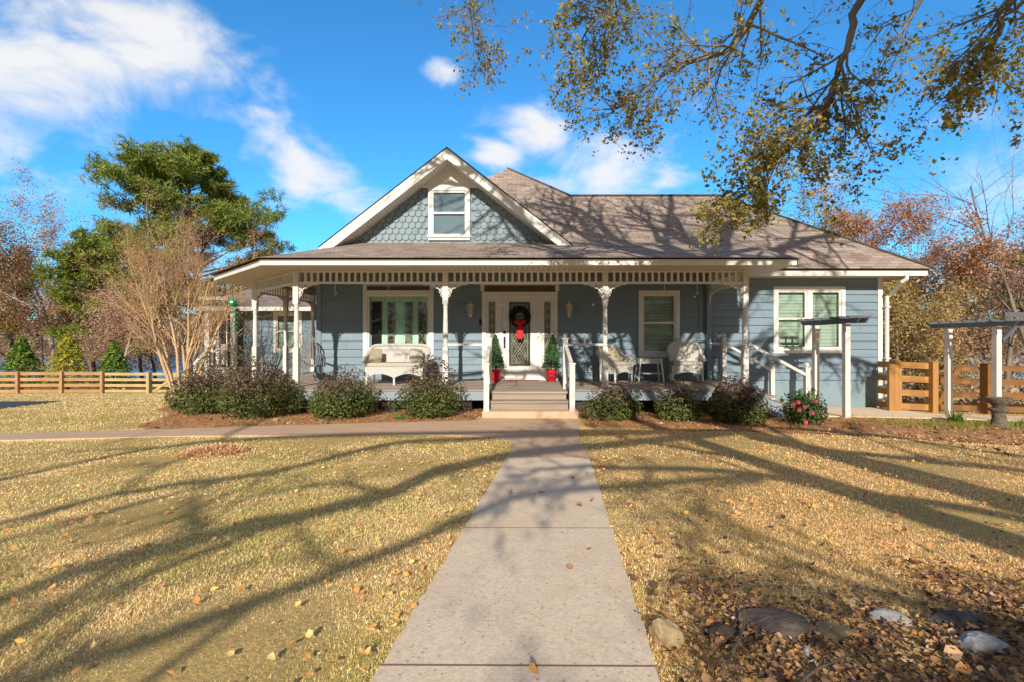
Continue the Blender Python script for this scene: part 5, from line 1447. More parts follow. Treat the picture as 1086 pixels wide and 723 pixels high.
LT = [ # px, depth, height, seed, bark, leafmat, nleaf, lsize, form, label
 (18,44,11.5,201,'brown','olive',9000,.20,'oak','olive brown leafed tree at the left frame edge beyond the fence'),
 (62,40,12.6,202,'pale','rust',5200,.15,'oak','tall pale barked tree with sparse rusty leaves, left of the big pine'),
 (-25,34,11.0,203,'grey','brownleaf',4600,.17,'oak','bare leaning grey tree cut by the left frame edge'),
 (100,52,12.0,204,'dark','olive',7200,.20,'oak','dark trunked olive tree between golden conifer and slim conifer'),
 (132,33,6.2,205,'pale','pinkleaf',5200,.12,'oak','short pale barked bare tree behind the pale gate'),
 (165,50,9.0,206,'brown','rust',5000,.17,'oak','rusty leafed tree behind the crape myrtle'),
 (250,46,8.5,207,'brown','rust',3800,.17,'oak','rust brown tree showing between the wing roof and porch roof'),
 (285,60,9.5,208,'dark','olive',3000,.20,'oak','distant olive tree showing through the left porch'),
 (45,62,11.0,209,'dark','brownleaf',6200,.2,'oak','distant brown tree by the water behind the golden conifer'),
]
for p_,d_,h_,sd,bk,lm,nl,ls,fm,lab in LT:
    deciduous('bare_tree' if nl < 3000 else 'leafy_tree',lab,px(p_,d_),d_,h_,sd,bark=bk,leaf=M[lm],nleaf=int(nl*3.2),lsize=ls*.85,lspread=.32,form=fm,fork=.22,dens=1.15)
pine('pine_tree','lower bushy green pine joined to the left side of the big pine',px(112,38),38,11.8,125,crown_lo=.2,spread=.34,nb=70,per=80,tl=.42,tw=.026)
pine('pine_tree','slender pine with dark trunk at far left by the lake',px(96,48),48,12.5,121,crown_lo=.5,spread=.2,nb=30,per=60,tl=.42,tw=.035)
pine('pine_tree','thin pine behind the crape myrtle near the water',px(152,44),44,10.0,122,crown_lo=.45,spread=.2,nb=30,per=60,tl=.42,tw=.035)
# right side
RT = [
 (905,27,8.8,301,'brown','rust',11000,.15,'oak',.2,'dense rust brown leafed tree behind the right roof corner'),
 (962,24,7.2,302,'brown','rust',5600,.14,'oak',.15,'lower rust leafed tree right of the downspout'),
 (975,19,4.3,303,'brown','yellowshrub',6000,.12,'oak',.08,'yellow olive leafed small tree behind the cedar fence'),
 (945,17.5,3.9,304,'brown','yellowshrub',4500,.11,'oak',.08,'yellow green bushy tree beside the house corner'),
 (1012,26,7.4,305,'grey','pinkleaf',5200,.12,'oak',.2,'pinkish bare tree behind the far arbor'),
 (1068,22,7.0,306,'grey','pinkleaf',4800,.11,'oak',.2,'pink grey bare tree above the right fence section'),
 (1042,34,8.0,307,'dark','brownleaf',3600,.15,'oak',.25,'brown leafed tree between the two pinkish bare trees'),
 (1118,20,11.6,308,'grey',None,0,0,'oak',.35,'tall pale bare tree leaning in from the right frame edge'),
 (912,44,16.5,309,'pale',None,0,0,'slim',.45,'tall thin pale bare tree rising above the rust tree'),
 (884,50,17.0,310,'pale',None,0,0,'slim',.5,'thin pale bare sapling left of the tall pale tree'),
 (985,42,12.0,311,'pale',None,0,0,'slim',.4,'slim bare tree between rust tree and right hand pine'),
 (700,46,14.8,312,'pale','brownleaf',260,.14,'slim',.5,'bare tree top showing above the middle of the ridge'),
 (672,52,15.0,313,'pale',None,0,0,'slim',.5,'faint bare tree top above the ridge, left of its neighbour'),
 (748,44,14.5,314,'pale',None,0,0,'slim',.5,'bare tree top above the right end of the ridge'),
 (845,34,10.6,315,'dark','olive',6000,.16,'oak',.3,'olive leafed tree showing over the right roof hip'),
 (1095,36,10,316,'dark','olive',3600,.18,'oak',.25,'dark olive tree at the right frame edge far behind the fence'),
]
for p_,d_,h_,sd,bk,lm,nl,ls,fm,fk,lab in RT:
    deciduous('leafy_tree' if nl > 3000 else 'bare_tree',lab,px(p_,d_),d_,h_,sd,bark=bk,leaf=M[lm] if lm else None,nleaf=int(nl*2.4),lsize=ls*.8,lspread=.2,form=fm,fork=fk,dens=1.15,lean=(-.25,0) if sd==308 else (0,0),r0=.11 if sd==308 else None)
pine('pine_tree','bright green pine crown between bare trees on the right',px(1022,40),40,10.6,123,crown_lo=.45,spread=.2,nb=30,per=60,tl=.42,tw=.035)
pine('pine_tree','dark green pine cut by the right frame edge',px(1092,30),30,9.0,124,crown_lo=.4,spread=.22,nb=30,per=60,tl=.42,tw=.035)
# woods beyond: far shore and the undergrowth read as one mass
def mass(name,label,boxes,mat,seed,leaf):
    g_ = np.random.default_rng(seed); mb = MB()
    for x0,x1,y0,y1,z_lo,z_hi,n in boxes:
        X = g_.uniform(x0,x1,n); Y = g_.uniform(y0,y1,n); b_ = ground(X,Y)
        prof = .55+.25*np.sin(X*.35+seed)+.2*np.sin(X*.9+2*seed)
        Z = b_+z_lo+(z_hi-z_lo)*g_.random(n)**1.1*np.clip(prof,.25,1)
        mb.leaves(np.column_stack([X,Y,Z]),g_.normal(size=(n,3))+np.array([0,-.6,.4]),leaf*(.5+g_.random(n)),g_,.6,.1)
    stuff(mb.build(name,mat),label,'woods')
M['farwood'] = mat_foliage('far_woods',[(0,(.12,.11,.07)),(.4,(.24,.18,.11)),(.8,(.38,.24,.15)),(1,(.16,.20,.08))],trans=.1)
mass('far_woods','brown and green woods along the far lake shore',[(-220,220,176,215,0,15,16000)],M['farwood'],401,2.6)
M['under'] = mat_foliage('undergrowth',[(0,(.20,.13,.08)),(.5,(.44,.29,.17)),(.85,(.60,.40,.25)),(1,(.34,.34,.13))],trans=.2)
mass('undergrowth','leafless brown undergrowth in the woods behind the right fence',[(9,40,21,38,0,4.6,14000),(11,40,15,21,0,1.0,5000)],M['under'],402,.2)
mass('woods_behind','bare dark woods across the road behind the viewer',[(-60,60,-52,-44,0,19,9000)],M['under'],404,1.1)
mass('undergrowth','low brown brush on the slope down to the lake',[(-62,-30,50,62,1.2,7.0,8000),(-30,-14,56,64,2.0,6.0,3000)],M['under'],403,.2)

# ------------------------------------------------------------------ the big oak behind the camera whose limbs hang into the picture
M['oakleaf'] = mat_foliage('oak_leaves',[(0,(.12,.13,.03)),(.35,(.30,.29,.06)),(.7,(.50,.42,.10)),(.9,(.60,.38,.11)),(1,(.36,.15,.05))],trans=.4)
def oak():
    rng = random.Random(42); g_ = np.random.default_rng(42)
    X0,Y0 = 3.7,-8.0; z0 = gz(X0,Y0)
    root = thing('oak_tree','big spreading oak whose leafy limbs hang into the top of the picture','tree',(X0,Y0,z0))
    mb = MB(); tips = []; leafy = []
    def spline(P,n=24):
        P = [np.array(p,float) for p in P]; out = []
        Q = [P[0]*2-P[1]]+P+[P[-1]*2-P[-2]]
        for i in range(1,len(Q)-2):
            for t in np.linspace(0,1,max(2,n//(len(P)-1)),endpoint=False):
                a,b_,c,d = Q[i-1],Q[i],Q[i+1],Q[i+2]
                out.append(.5*((2*b_)+(-a+c)*t+(2*a-5*b_+4*c-d)*t*t+(-a+3*b_-3*c+d)*t**3))
        out.append(P[-1]); return out
    trunk = spline([(3.7,-8,0),(3.55,-8,2.5),(3.3,-8,5),(2.9,-8,7.4),(2.6,-7.8,10),(2.5,-7.5,13)],30)
    mb.tube(trunk,np.linspace(.42,.10,len(trunk))*(1+.25*np.exp(-np.linspace(0,9,len(trunk)))),12,False)
    side = [dict(n=6,len=.55,ang=(.35,.9),grav=-.03,wob=.16,seg=5,sides=5,r=.55,start=.2,tip=.35),
            dict(n=4,len=.55,ang=(.35,.9),grav=-.05,wob=.2,seg=4,sides=4,r=.6,start=.15,tip=.4),
            dict(n=0,len=.5,ang=(.3,.8),grav=-.06,wob=.2,seg=4,sides=3,r=.6,start=.2,tip=.4)]
    side_s = [dict(n=5,len=.62,ang=(.35,.9),grav=.0,wob=.14,seg=5,sides=5,r=.62,start=.2,tip=.4),
              dict(n=3,len=.62,ang=(.35,.9),grav=-.01,wob=.18,seg=4,sides=4,r=.62,start=.25,tip=.4),
              dict(n=0,len=.5,ang=(.3,.8),grav=-.02,wob=.2,seg=3,sides=3,r=.6,start=.2,tip=.4)]
    def limb(P, r0, r1, subs, sub_len, leaf_w, side_start=.15, up=0.0, sr=.42, rmax=.04, side=side):
        L = spline(P,30); n = len(L)
        wob = np.cumsum(g_.normal(size=(n,3))*.02,axis=0); wob -= np.linspace(0,1,n)[:,None]*wob[-1]
        L = [l+w for l,w in zip(L,wob)]
        rad = np.linspace(r0,r1,n); mb.tube(L,rad,8,False)
        for i in range(subs):
            t = side_start+(1-side_start)*(i+rng.random())/subs; k_ = min(n-2,int(t*(n-1)))
            d = Vector(L[k_+1]-L[k_]).normalized(); ax = rot_about(d.orthogonal().normalized(),d,rng.uniform(0,6.283))
            nd = rot_about(d,ax,rng.uniform(.4,1.1)); nd.z += up; nd.normalize()
            tp = []; grow(mb,rng,Vector(L[k_]),nd,sub_len*rng.uniform(.6,1.2)*(1.15-.5*t),min(rad[k_]*sr,rmax),0,side,tp)
            leafy.append((tp,leaf_w))
    E_ = lambda p_,q_,d: (px(p_,d),d,pz(q_,d))
    # limbs seen at the top of the frame
    limb([(3.0,-8,7.0),(3.1,-3,8.3),(3.3,1.5,7.3),(3.1,4.4,5.9),E_(806,0,5.5),E_(779,45,5.55),E_(740,60,5.6),E_(702,78,5.7),E_(660,112,5.8),E_(628,118,5.9)],.06,.007,30,1.1,.85,.45,sr=.45,rmax=.03)
    limb([(3.0,-8,7.4),(4.2,-3,8.4),(4.3,1.5,6.9),(3.95,4,5.2),E_(916,0,4.9),E_(898,38,4.9),E_(885,75,4.95),E_(880,102,5.0),E_(855,120,5.05),E_(832,150,5.1),E_(812,185,5.15)],.06,.008,28,1.05,.95,.52,sr=.45,rmax=.03)
    limb([E_(880,102,5.0),E_(850,140,5.1),E_(815,172,5.15),E_(785,205,5.2),E_(764,228,5.2)],.03,.005,16,.62,1.0,.25,sr=.6,rmax=.02)
    limb([E_(880,102,5.0),E_(893,118,5.0),E_(905,132,5.0),E_(911,143,5.0)],.022,.006,3,.2,0)
    limb([(3.1,-8,6.8),(5.6,-3,8.2),(6.0,1,6.8),(5.4,3.6,5.0),E_(1075,-10,4.6),E_(1062,30,4.65),E_(1040,65,4.7),E_(1010,95,4.75)],.07,.006,24,.95,.95,.5)
    limb([(2.9,-8,7.6),(.6,-3,9.0),(-.3,2,8.2),(-.5,5,6.6),E_(500,-5,6.4),E_(505,35,6.4),E_(516,75,6.4)],.06,.005,20,.75,.28,.62)
    limb([(2.9,-7,7.2),(1.8,-2,8.8),(1.6,2.5,7.8),(1.4,5.2,6.4),E_(655,-12,6.0),E_(632,25,6.0),E_(612,60,6.0)],.06,.005,20,.9,1.0,.6)
    limb([(4.2,-2,8.3),(5.0,2,7.4),(4.9,4,5.6),E_(985,-8,4.7),E_(960,40,4.75),E_(930,75,4.8)],.045,.004,14,.9,.25,.45)
    # limbs above and behind the camera: they cast the long shadows
    def cast(P):
        """limb points from the spots (x, depth, height) where their shadows fall"""
        return [(x-.117*h, d-h/.47, h) for x,d,h in P]
    T1,T2 = (3.2,-8,5.6),(2.9,-8,7.3)
    lawn_l = [([T2]+cast([(-.11,5.51,6.7),(-1.0,4.16,6.3),(-1.59,3.35,5.9),(-2.11,2.76,5.4),(-2.44,2.3,5.0),(-4.2,1.2,4.2)]),.11,.05),
              ([T2]+cast([(-.3,6.9,8.2),(-1.76,6.22,8.1),(-2.44,4.73,7.5),(-3.19,4.15,7.1),(-3.43,3.24,6.6),(-4.6,2.6,6.0)]),.09,.04),
              ([T2]+cast([(-2.2,7.0,9.2),(-3.95,6.35,9.0),(-4.51,5.87,8.6),(-4.59,4.93,8.0),(-4.64,4.38,7.6),(-5.6,3.6,7.0)]),.085,.035),
              ([(2.0,-8,6.0)]+cast([(.3,4.3,5.9),(-.6,3.2,5.3),(-1.3,2.43,4.9),(-1.74,2.01,4.6),(-2.1,1.8,4.4),(-3.2,1.3,3.9)]),.05,.03),
              ([T2]+cast([(3.6,8.2,7.9),(4.73,7.9,8.0),(5.65,7.31,7.8),(6.09,5.75,7.1),(7.2,4.6,6.5)]),.12,.05),
              ([T2]+cast([(3.5,6.6,7.0),(4.6,5.6,6.6),(5.6,4.9,6.1),(7,4.2,5.6)]),.13,.04),
              ]
    for P,a,b_ in lawn_l: limb(P,a,b_,7,1.5,.16,.3,up=.05,sr=.6,rmax=.05,side=side_s)
    stem = spline([(3.55,-8,2.4),(2.9,-8,3.9),(2.35,-8,5.2),(1.9,-8,6.4),(1.45,-7.9,7.6),(.6,-7.6,10.2)],24)
    mb.tube(stem,np.linspace(.27,.10,len(stem)),10,False)
    house_s = [([(2.8,-8,8.6),(4.8,-6,10.5),(6.4,-4,11.8),(7.6,-1,12.2)],.17,.05),
          ([(2.6,-7.8,9.6),(2.0,-4,11.6),(1.2,0,12.2),(.2,3,11.6)],.17,.05),
          ([(.8,-7.6,9.6),(-.5,-5,12.2),(-2.5,-2,12.8),(-4.5,1,12.2)],.13,.04),
          ([(2.5,-7.6,12),(3.8,-5,14.5),(4.4,-2.5,15.6),(5.2,0,15.2)],.13,.04),
          ([(2.7,-7.8,9.2),(1.5,-3,10.4),(-.5,0,10.8),(-2.6,2.6,10.2)],.16,.05),
          ([(2.7,-8,9.6),(1.8,-3,10.6),(.6,1,10.8),(-.8,3.5,10.0)],.17,.05),
          ([(2.6,-7.8,10),(4.5,-3,10.8),(5.5,1,10.4),(6.5,4,9.6)],.19,.05),
          ([(2.6,-7.8,9.0),(3.6,-3,10.2),(4.0,1,10.6),(4.2,4,10.4)],.18,.05),
          ([(2.6,-7.7,11),(6,-4,11.5),(8,0,10.6),(9,3,9.4)],.18,.05),
          ([(2.6,-7.8,10.5),(4.8,-1,10.5),(5.6,3.5,9.6),(6.6,6.5,8.8)],.12,.04),
          ([(2.6,-7.8,10.2),(3.2,-1,10.4),(3.4,3.5,9.8),(3.0,6.5,9.2)],.12,.04),
          ([(2.5,-7.5,10.6),(1.5,-1,10.8),(1.2,3,10.4),(.2,6,9.8)],.12,.04),
          ([(3,-8,7.8),(5.5,-4,8.4),(7.5,-1.5,7.6),(9,0,6.6)],.16,.05),
          ([(2.9,-8,7.4),(1.0,-4,7.9),(-1.5,-1.5,7.2),(-3.5,0,6.2)],.11,.03)]
    for i_,(P,a,b_) in enumerate(house_s): limb(P,a,b_,15 if i_ < 12 else 9,2.2 if i_ < 9 else 1.7,.42,.2,up=.1,sr=.6,rmax=.065,side=side_s)
    low_s = [([(3.5,-8,4.4),(5,-7.6,4.9),(6.6,-7.3,4.7),(8.5,-7.2,4.2)],.10,.02),
          ([(3.5,-8,4.0),(4.4,-8.2,4.5),(6,-8.4,4.4),(8,-8.5,3.9)],.10,.02),
          ([(3.4,-8,4.2),(1.6,-8.2,4.9),(.6,-8.3,4.8),(-.4,-8.4,4.5)],.08,.02),
          ([(3.3,-8,5.2),(1.6,-7.6,5.9),(.2,-7.3,5.8),(-.7,-7,5.5)],.08,.02),
          ([(1.9,-8,6.4),(.6,-7.6,6.9),(-.4,-7.3,6.9)],.06,.02),
          ([(1.0,-8.4,4.9),(-1.2,-9.2,4.9),(-4.5,-9.6,4.3)],.07,.02)]
    for i_,(P,a,b_) in enumerate(low_s): limb(P,a,b_,11,1.15,1.3 if i_ != 5 else .7,.25,up=.0,sr=.5,rmax=.03,side=side_s)
    mb.build('trunk',BARK['dark'],root,smooth=True) if False else None
    V = mb
    o = V.build('trunk',BARK['grey'],None,smooth=True); o.parent = root; o.matrix_parent_inverse = Matrix.Translation((-X0,-Y0,-z0))
    lf = MB()
    for tp,wt in leafy:
        for pts,dirs in tp:
            if rng.random() > min(1,wt*.55+.02): continue
            m = rng.randint(4,9)
            for _ in range(m):
                j = rng.randrange(len(pts)-1); v = pts[j].lerp(pts[j+1],rng.random())
                leafpts.append((v.x,v.y,v.z))
    P = np.array(leafpts)+g_.normal(size=(len(leafpts),3))*.034; N = g_.normal(size=P.shape)+np.array([0,-.6,.5])
    lf.leaves(P,N,.050*(.6+.8*g_.random(len(P))),g_,.6,.12)
    o = lf.build('crown',M['oakleaf'],None); o.parent = root; o.matrix_parent_inverse = Matrix.Translation((-X0,-Y0,-z0))
    print('oak leaves',len(P))
leafpts = []
oak()

# ------------------------------------------------------------------ lawn blades and fallen leaves
def m_grass():
    k = NT('dormant_grass'); co = k.coord(); x = k.sep(co)[0]; i = k.island()
    straw = k.ramp(i,[(0,(.26,.18,.08)),(.2,(.58,.43,.20)),(.5,(.86,.67,.41)),(.8,(.97,.81,.56)),(1,(.66,.54,.29))])
    olive = k.ramp(i,[(0,(.14,.16,.04)),(.3,(.38,.38,.11)),(.6,(.70,.61,.26)),(.85,(.93,.79,.43)),(1,(.46,.48,.15))])
    orange = k.ramp(i,[(0,(.22,.11,.04)),(.2,(.52,.29,.11)),(.5,(.86,.58,.31)),(.8,(.97,.74,.46)),(1,(.64,.43,.20))])
    c = k.mix(k.ramp(k.noise(.8,6,.7),[(.40,(0,0,0)),(.60,(.95,.95,.95))]), straw, olive)
    xm = k.math('ADD',k.math('MULTIPLY',x,.25),k.math('MULTIPLY',k.math('SUBTRACT',k.noise(.6,4,.6),.5),1.4))
    c = k.mix(k.ramp(xm,[(.0,(0,0,0)),(.45,(.85,.85,.85))]), c, orange)
    c = k.mix(k.ramp(k.noise(4.5,6,.75),[(.48,(0,0,0)),(.70,(.7,.7,.7))]), c, (.36,.24,.10))
    c = k.mix(k.ramp(k.noise(2.1,5,.7,dist=.5),[(.58,(0,0,0)),(.72,(.6,.6,.6))]), c, (.26,.30,.08))
    k.base(c); k.rough(.7,.2)
    tr = k.node('ShaderNodeBsdfTranslucent'); k.link(k.mix(1.,c,(.78,.76,.76),'MULTIPLY'),tr.inputs['Color']); ad = k.node('ShaderNodeAddShader')
    k.link(k.p.outputs[0],ad.inputs[0]); k.link(tr.outputs[0],ad.inputs[1]); k.link(ad.outputs[0],k.out.inputs['Surface'])
    return k.m
M['grass'] = m_grass()
def lawn():
    g_ = np.random.default_rng(9)
    out = []
    walkp = [(x_+(.018 if i_ in (0,3) else -.018),y_) for i_,(x_,y_) in enumerate(walk_poly(-3,5.372))]
    for y0,y1,dens,wd_,ln in ((.9,2.2,42000,.0015,.0135),(2.2,3.4,22000,.0019,.015),(3.4,5.2,8500,.0028,.017),(5.2,8.5,2600,.0045,.020),(8.5,13,700,.008,.026),(13,26,220,.013,.032)):
        xw0,xw1 = -1.12*y1-.6,1.12*y1+.6
        if y0 >= 13: xw1 = -7.5
        n = int((xw1-xw0)*(y1-y0)*dens)
        X = g_.uniform(xw0,xw1,n); Y = g_.uniform(y0,y1,n)
        keep = (np.abs(X) < 1.12*Y+.5)
        for poly in (walkp,PATH,BEDL,BEDR,SIDE,DRIVE): keep &= ~in_poly(X,Y,poly)
        keep &= ~((X > -7.6) & (Y > 12.4))
        lit = in_poly(X+g_.normal(size=n)*.08,Y+.16*np.sin(X*5)+g_.normal(size=n)*.14,LITTER) & (g_.random(n) < .75); keep &= ~lit
        X,Y = X[keep],Y[keep]; n = len(X)
        # tufting: pull blades toward noise highs
        den = .5+.5*np.sin(X*3.1+np.sin(Y*2.7)*2)*np.sin(Y*3.7+np.sin(X*2.2)*2)
        k_ = g_.random(n) < .45+.55*den; X,Y,den = X[k_],Y[k_],den[k_]; n = len(X)
        Z = ground(X,Y)+.004; a = g_.random(n)*6.283; tilt = g_.uniform(.5,1.45,n)
        D = np.column_stack([np.cos(a)*np.sin(tilt),np.sin(a)*np.sin(tilt),np.cos(tilt)]); S = np.column_stack([-np.sin(a),np.cos(a),0*a])*wd_
        l = (ln*(.55+.8*g_.random(n)))[:,None]; B = np.column_stack([X,Y,Z])
        out.append(np.stack([B-S,B+S,B+D*l],1).reshape(-1,3))
    V = np.concatenate(out); mb = MB(); mb.add(V,np.arange(len(V)).reshape(-1,3))
    print('blades',len(V)//3)
    stuff(mb.build('lawn_grass',M['grass']),'dormant straw coloured lawn grass','grass')
LITTER = [(.58,.9),(.60,1.5),(.66,1.95),(1.0,2.12),(1.5,2.15),(2.2,2.2),(3.2,2.35),(5,2.5),(6,2.3),(6,.9)]
lawn()
k = NT('fallen_leaves'); k.base(k.ramp(k.island(),[(0,(.08,.045,.03)),(.3,(.18,.10,.06)),(.55,(.30,.17,.09)),(.75,(.44,.22,.09)),(.88,(.58,.28,.08)),(1,(.48,.37,.26))])); k.rough(.7); M['dry']=k.m
def litter():
    g_ = np.random.default_rng(19); PX=[];PY=[];SZ_=[];LF=[]
    def put(n,x0,x1,y0,y1,fn,s):
        X = g_.uniform(x0,x1,n); Y = g_.uniform(y0,y1,n); m = fn(X,Y); X,Y = X[m],Y[m]; PX.append(X); PY.append(Y); SZ_.append(np.full(len(X),s)*(.6+.8*g_.random(len(X)))); LF.append(g_.random(len(X))*.02)
    put(46000,.5,6,.9,2.6,lambda X,Y: in_poly(X+g_.normal(size=len(X))*.10,Y+.16*np.sin(X*5)+.10*np.sin(X*11+1)+g_.normal(size=len(X))*.16,LITTER),.017)
    wk = walk_poly(-3,5.372)
    off = lambda X,Y: ~in_poly(X,Y,wk) & ~in_poly(X,Y,PATH)
    put(1500,.5,6,1.6,4.0,lambda X,Y: off(X,Y) & (g_.random(len(X)) < np.exp(-(Y-1.9)*1.1)),.024)
    put(34,-.4,.9,1.5,8,lambda X,Y: ~off(X,Y),.024)
    put(500,-9,-.6,7.7,10.5,lambda X,Y: in_poly(X,Y,BEDL),.05)
    put(900,1.2,12,6.4,10.2,lambda X,Y: in_poly(X,Y,BEDR),.05)
    put(600,6,14,5.5,10,lambda X,Y: off(X,Y),.05)
    X = np.concatenate(PX); Y = np.concatenate(PY); s = np.concatenate(SZ_); n = len(X); s = s*np.exp(g_.normal(size=n)*.32)
    onw = in_poly(X,Y,wk)|in_poly(X,Y,PATH)
    Z = ground(X,Y)+.018+np.concatenate(LF)+.028*onw
    N = g_.normal(size=(n,3))*.45+np.array([0,0,1.])
    mb = MB(); mb.curled(np.column_stack([X,Y,Z]),N,np.minimum(s,.075)*1.15,g_)
    stuff(mb.build('fallen_leaves',M['dry']),'orange brown fallen leaves scattered on lawn and beds','leaves')
    PX.clear();PY.clear();SZ_.clear();LF.clear()
    put(900,-6,-.2,1.1,6,lambda X,Y: off(X,Y),.026)
    put(520,-.9,1.3,1.1,5.4,lambda X,Y: off(X,Y) & (np.abs(X-walk_c(Y)) < .75),.024)
    put(1100,.8,8,2.5,8,lambda X,Y: off(X,Y),.028)
    X = np.concatenate(PX); Y = np.concatenate(PY); s = np.concatenate(SZ_); n = len(X); s = np.minimum(.030,s*np.exp(g_.normal(size=n)*.3))
    N = g_.normal(size=(n,3))*.3+np.array([0,-.35,1.]); mb = MB(); mb.curled(np.column_stack([X,Y,ground(X,Y)+.024+.012*g_.random(n)]),N,s*1.15,g_)
    k = NT('bright_fallen_leaves'); k.base(k.ramp(k.island(),[(0,(.45,.18,.06)),(.4,(.75,.34,.10)),(.7,(.90,.48,.14)),(.9,(.92,.66,.28)),(1,(.50,.24,.12))])); k.rough(.65)
    stuff(mb.build('lawn_leaves',k.m),'bright orange single leaves sprinkled over the lawn','leaves')
    # pine straw needles on the beds
    mb = MB(); m = 26000
    X = np.concatenate([g_.uniform(-9,-.6,m//2),g_.uniform(1.2,13,m//2)]); Y = g_.uniform(6,12,m); kk = in_poly(X,Y,BEDL)|in_poly(X,Y,BEDR); X,Y = X[kk],Y[kk]; n = len(X)
    Z = ground(X,Y)+.02; a = g_.random(n)*6.283; l = g_.uniform(.04,.11,n)[:,None]; D = np.column_stack([np.cos(a),np.sin(a),g_.normal(size=n)*.25]); S = np.column_stack([-np.sin(a),np.cos(a),0*a])*.004; B = np.column_stack([X,Y,Z])
    mb.add(np.stack([B-S,B+S,B+D*l+S*.4,B+D*l-S*.4],1).reshape(-1,3),np.arange(4*n).reshape(-1,4))
    k = NT('straw_needles'); k.base(k.ramp(k.island(),[(0,(.50,.24,.10)),(.5,(.90,.50,.24)),(1,(.96,.70,.40))])); k.rough(.8)
    stuff(mb.build('pine_straw',k.m),'reddish pine straw covering the porch beds','straw')
    # round straw heap on the left lawn
    mb = MB(); cx_,cy_ = px(227,5.75),5.75; n = 2600; rr2 = .33*np.sqrt(g_.random(n)); a = g_.random(n)*6.283; X = cx_+rr2*np.cos(a)*1.1; Y = cy_+rr2*np.sin(a)*1.0; Z = ground(X,Y)+.01+.05*np.maximum(0,1-(rr2/.33)**2)
    b2 = g_.random(n)*6.283; D = np.column_stack([np.cos(b2),np.sin(b2),g_.normal(size=n)*.3])*.05; S = np.column_stack([-np.sin(b2),np.cos(b2),0*b2])*.005; B = np.column_stack([X,Y,Z])
    mb.add(np.stack([B-S,B+S,B+D+S,B+D-S],1).reshape(-1,3),np.arange(4*n).reshape(-1,4)); stuff(mb.build('straw_heap',k.m),'small round reddish straw heap on the left lawn','straw')
litter()
# fallen sticks by the rocks
mb = MB()
for a,b_,c in (((.72,1.62),(.86,1.80),(.95,1.98)),((.80,1.45),(.98,1.56),(1.15,1.62))):
    mb.tube([(p[0],p[1],gz(*p)+.035+.02*i) for i,p in enumerate((a,b_,c))],[.006,.005,.003],5)
    tag(mb.build('fallen_stick',M['twig']),'thin twig lying by the tan rock' if a[0]<.75 else 'forked thin twig lying in the leaf litter near the walk','stick'); mb = MB()

# ------------------------------------------------------------------ light, sky, camera
SUN = Vector((.055,1,-.470)).normalized()
sl = bpy.data.lights.new('sun','SUN'); sl.energy = 5.0; sl.angle = R(.35); sl.color = (1,.935,.80)
so = bpy.data.objects.new('sun',sl); COL.objects.link(so); so.rotation_euler = SUN.to_track_quat('-Z','Y').to_euler()
elev = math.asin(-SUN.z)
w = bpy.data.worlds.new('World'); scene.world = w; w.use_nodes = True
nt = w.node_tree; nn = nt.nodes; nl_ = nt.links
bg = nn['Background']
sky = nn.new('ShaderNodeTexSky'); sky.sky_type = 'NISHITA'; sky.sun_disc = False; sky.sun_elevation = elev; sky.sun_rotation = math.pi+.055
sky.air_density = 1.0; sky.dust_density = .4; sky.ozone_density = 2.0
def wm(op,a,b=None,c=None):
    x = nn.new('ShaderNodeMath'); x.operation = op
    for i,v in enumerate((a,b,c)):
        if v is None: continue
        if isinstance(v,(int,float)): x.inputs[i].default_value = v
        else: nl_.new(v,x.inputs[i])
    return x.outputs[0]
tc = nn.new('ShaderNodeTexCoord'); D_ = tc.outputs['Generated']
def cloud_dir(p_,q_): return Vector(((p_-543)/513,1,(361.5-q_)/513)).normalized()
field = None
CL = [(cloud_dir(p_,q_),rx_,rz_,amt) for p_,q_,rx_,rz_,amt in ((150,55,.20,.085,1.0),(30,90,.16,.085,.95),(215,105,.10,.06,.75),(90,20,.16,.05,.6),(325,182,.12,.075,.92),(370,215,.11,.045,.8),(290,155,.07,.045,.6),(300,92,.07,.03,.5),
   (570,138,.09,.06,1.0),(530,165,.08,.04,.85),(645,178,.14,.07,1.1),(600,195,.1,.035,.9),(695,188,.1,.04,.7),(30,190,.10,.03,.45),(470,76,.04,.025,.75),(810,168,.12,.055,.6),(1060,165,.14,.08,.65),(940,215,.12,.05,.35),(-150,120,.35,.12,.8),(1300,120,.35,.14,.8))]
for c,rx_,rz_,amt in CL:
    s = nn.new('ShaderNodeVectorMath'); s.operation = 'SUBTRACT'; nl_.new(D_,s.inputs[0]); s.inputs[1].default_value = c
    m = nn.new('ShaderNodeVectorMath'); m.operation = 'MULTIPLY'; nl_.new(s.outputs[0],m.inputs[0]); m.inputs[1].default_value = (1/rx_,1/rx_,1/rz_)
    l = nn.new('ShaderNodeVectorMath'); l.operation = 'LENGTH'; nl_.new(m.outputs[0],l.inputs[0])
    g1 = wm('MULTIPLY',wm('POWER',2.718,wm('MULTIPLY',wm('MULTIPLY',l.outputs['Value'],l.outputs['Value']),-1.)),amt)
    field = g1 if field is None else wm('MAXIMUM',field,g1)
mp = nn.new('ShaderNodeMapping'); mp.inputs['Scale'].default_value = (1,1,1.7); nl_.new(D_,mp.inputs['Vector'])
no = nn.new('ShaderNodeTexNoise'); no.inputs['Scale'].default_value = 6.5; no.inputs['Detail'].default_value = 9; no.inputs['Roughness'].default_value = .58; no.inputs['Distortion'].default_value = .35
nl_.new(mp.outputs[0],no.inputs['Vector'])
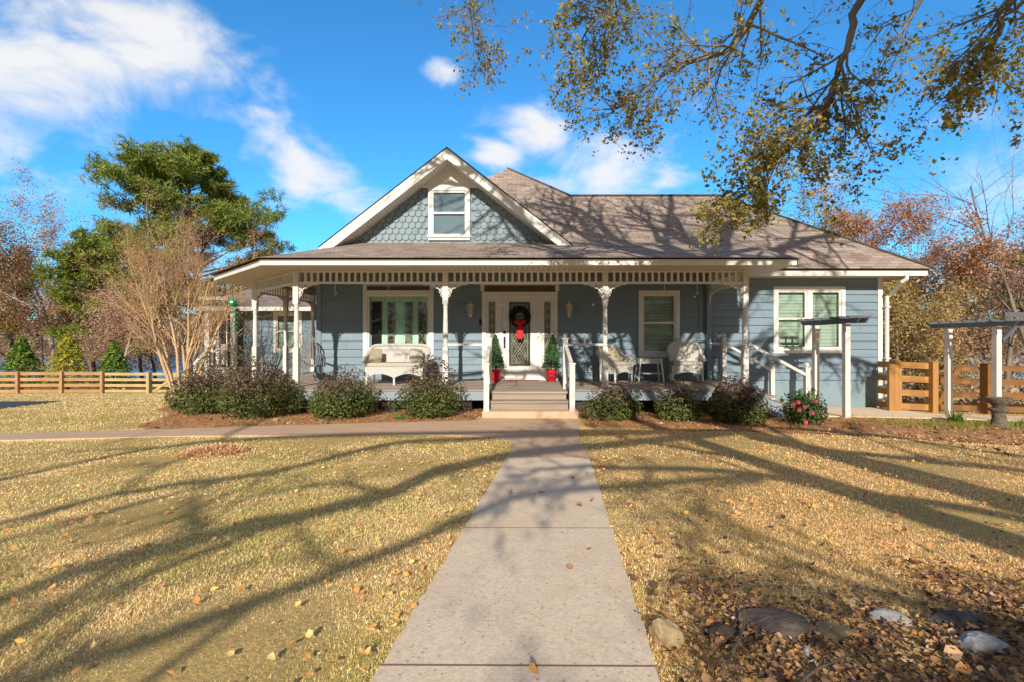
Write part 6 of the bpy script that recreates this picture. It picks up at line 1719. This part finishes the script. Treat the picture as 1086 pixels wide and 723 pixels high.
val = wm('ADD',field,wm('MULTIPLY',wm('SUBTRACT',no.outputs['Fac'],.5),2.0))
mr = nn.new('ShaderNodeMapRange'); mr.interpolation_type = 'SMOOTHSTEP'; mr.inputs['From Min'].default_value = .38; mr.inputs['From Max'].default_value = 1.1; nl_.new(val,mr.inputs['Value'])
tint = nn.new('ShaderNodeMix'); tint.data_type = 'RGBA'; tint.blend_type = 'MULTIPLY'; tint.inputs[0].default_value = 1; nl_.new(sky.outputs[0],tint.inputs[6]); tint.inputs[7].default_value = (.40,1.20,1.70,1)
cm = nn.new('ShaderNodeMix'); cm.data_type = 'RGBA'; nl_.new(wm('MULTIPLY',mr.outputs[0],.94),cm.inputs[0]); nl_.new(tint.outputs[2],cm.inputs[6]); cm.inputs[7].default_value = (6.8,6.75,6.7,1)
sp_ = nn.new('ShaderNodeSeparateXYZ'); nl_.new(D_,sp_.inputs[0])
fill_veil = nn.new('ShaderNodeMapRange'); fill_veil.interpolation_type = 'SMOOTHSTEP'; fill_veil.inputs['From Min'].default_value = .55; fill_veil.inputs['From Max'].default_value = -.15; nl_.new(sp_.outputs[1],fill_veil.inputs['Value'])  # unseen grey cloud layer behind the viewer, added to make the fill neutral
cm2 = nn.new('ShaderNodeMix'); cm2.data_type = 'RGBA'; nl_.new(wm('MULTIPLY',fill_veil.outputs[0],.9),cm2.inputs[0]); nl_.new(cm.outputs[2],cm2.inputs[6]); cm2.inputs[7].default_value = (2.3,2.1,1.95,1)
nl_.new(cm2.outputs[2],bg.inputs['Color']); bg.inputs['Strength'].default_value = .14

cam = bpy.data.cameras.new('camera'); co_ = bpy.data.objects.new('camera',cam); COL.objects.link(co_)
co_.location = (0,0,EYE); co_.rotation_euler = (R(90),0,0); cam.sensor_width = 36; cam.lens = 36*513/1086; cam.clip_end = 5000; cam.clip_start = .05
scene.camera = co_
scene.view_settings.view_transform = 'Standard'; scene.view_settings.look = 'None'; scene.view_settings.exposure = 0; scene.view_settings.gamma = 1
scene.cycles.max_bounces = 6; scene.cycles.transparent_max_bounces = 12
scene.cycles.use_denoising = True
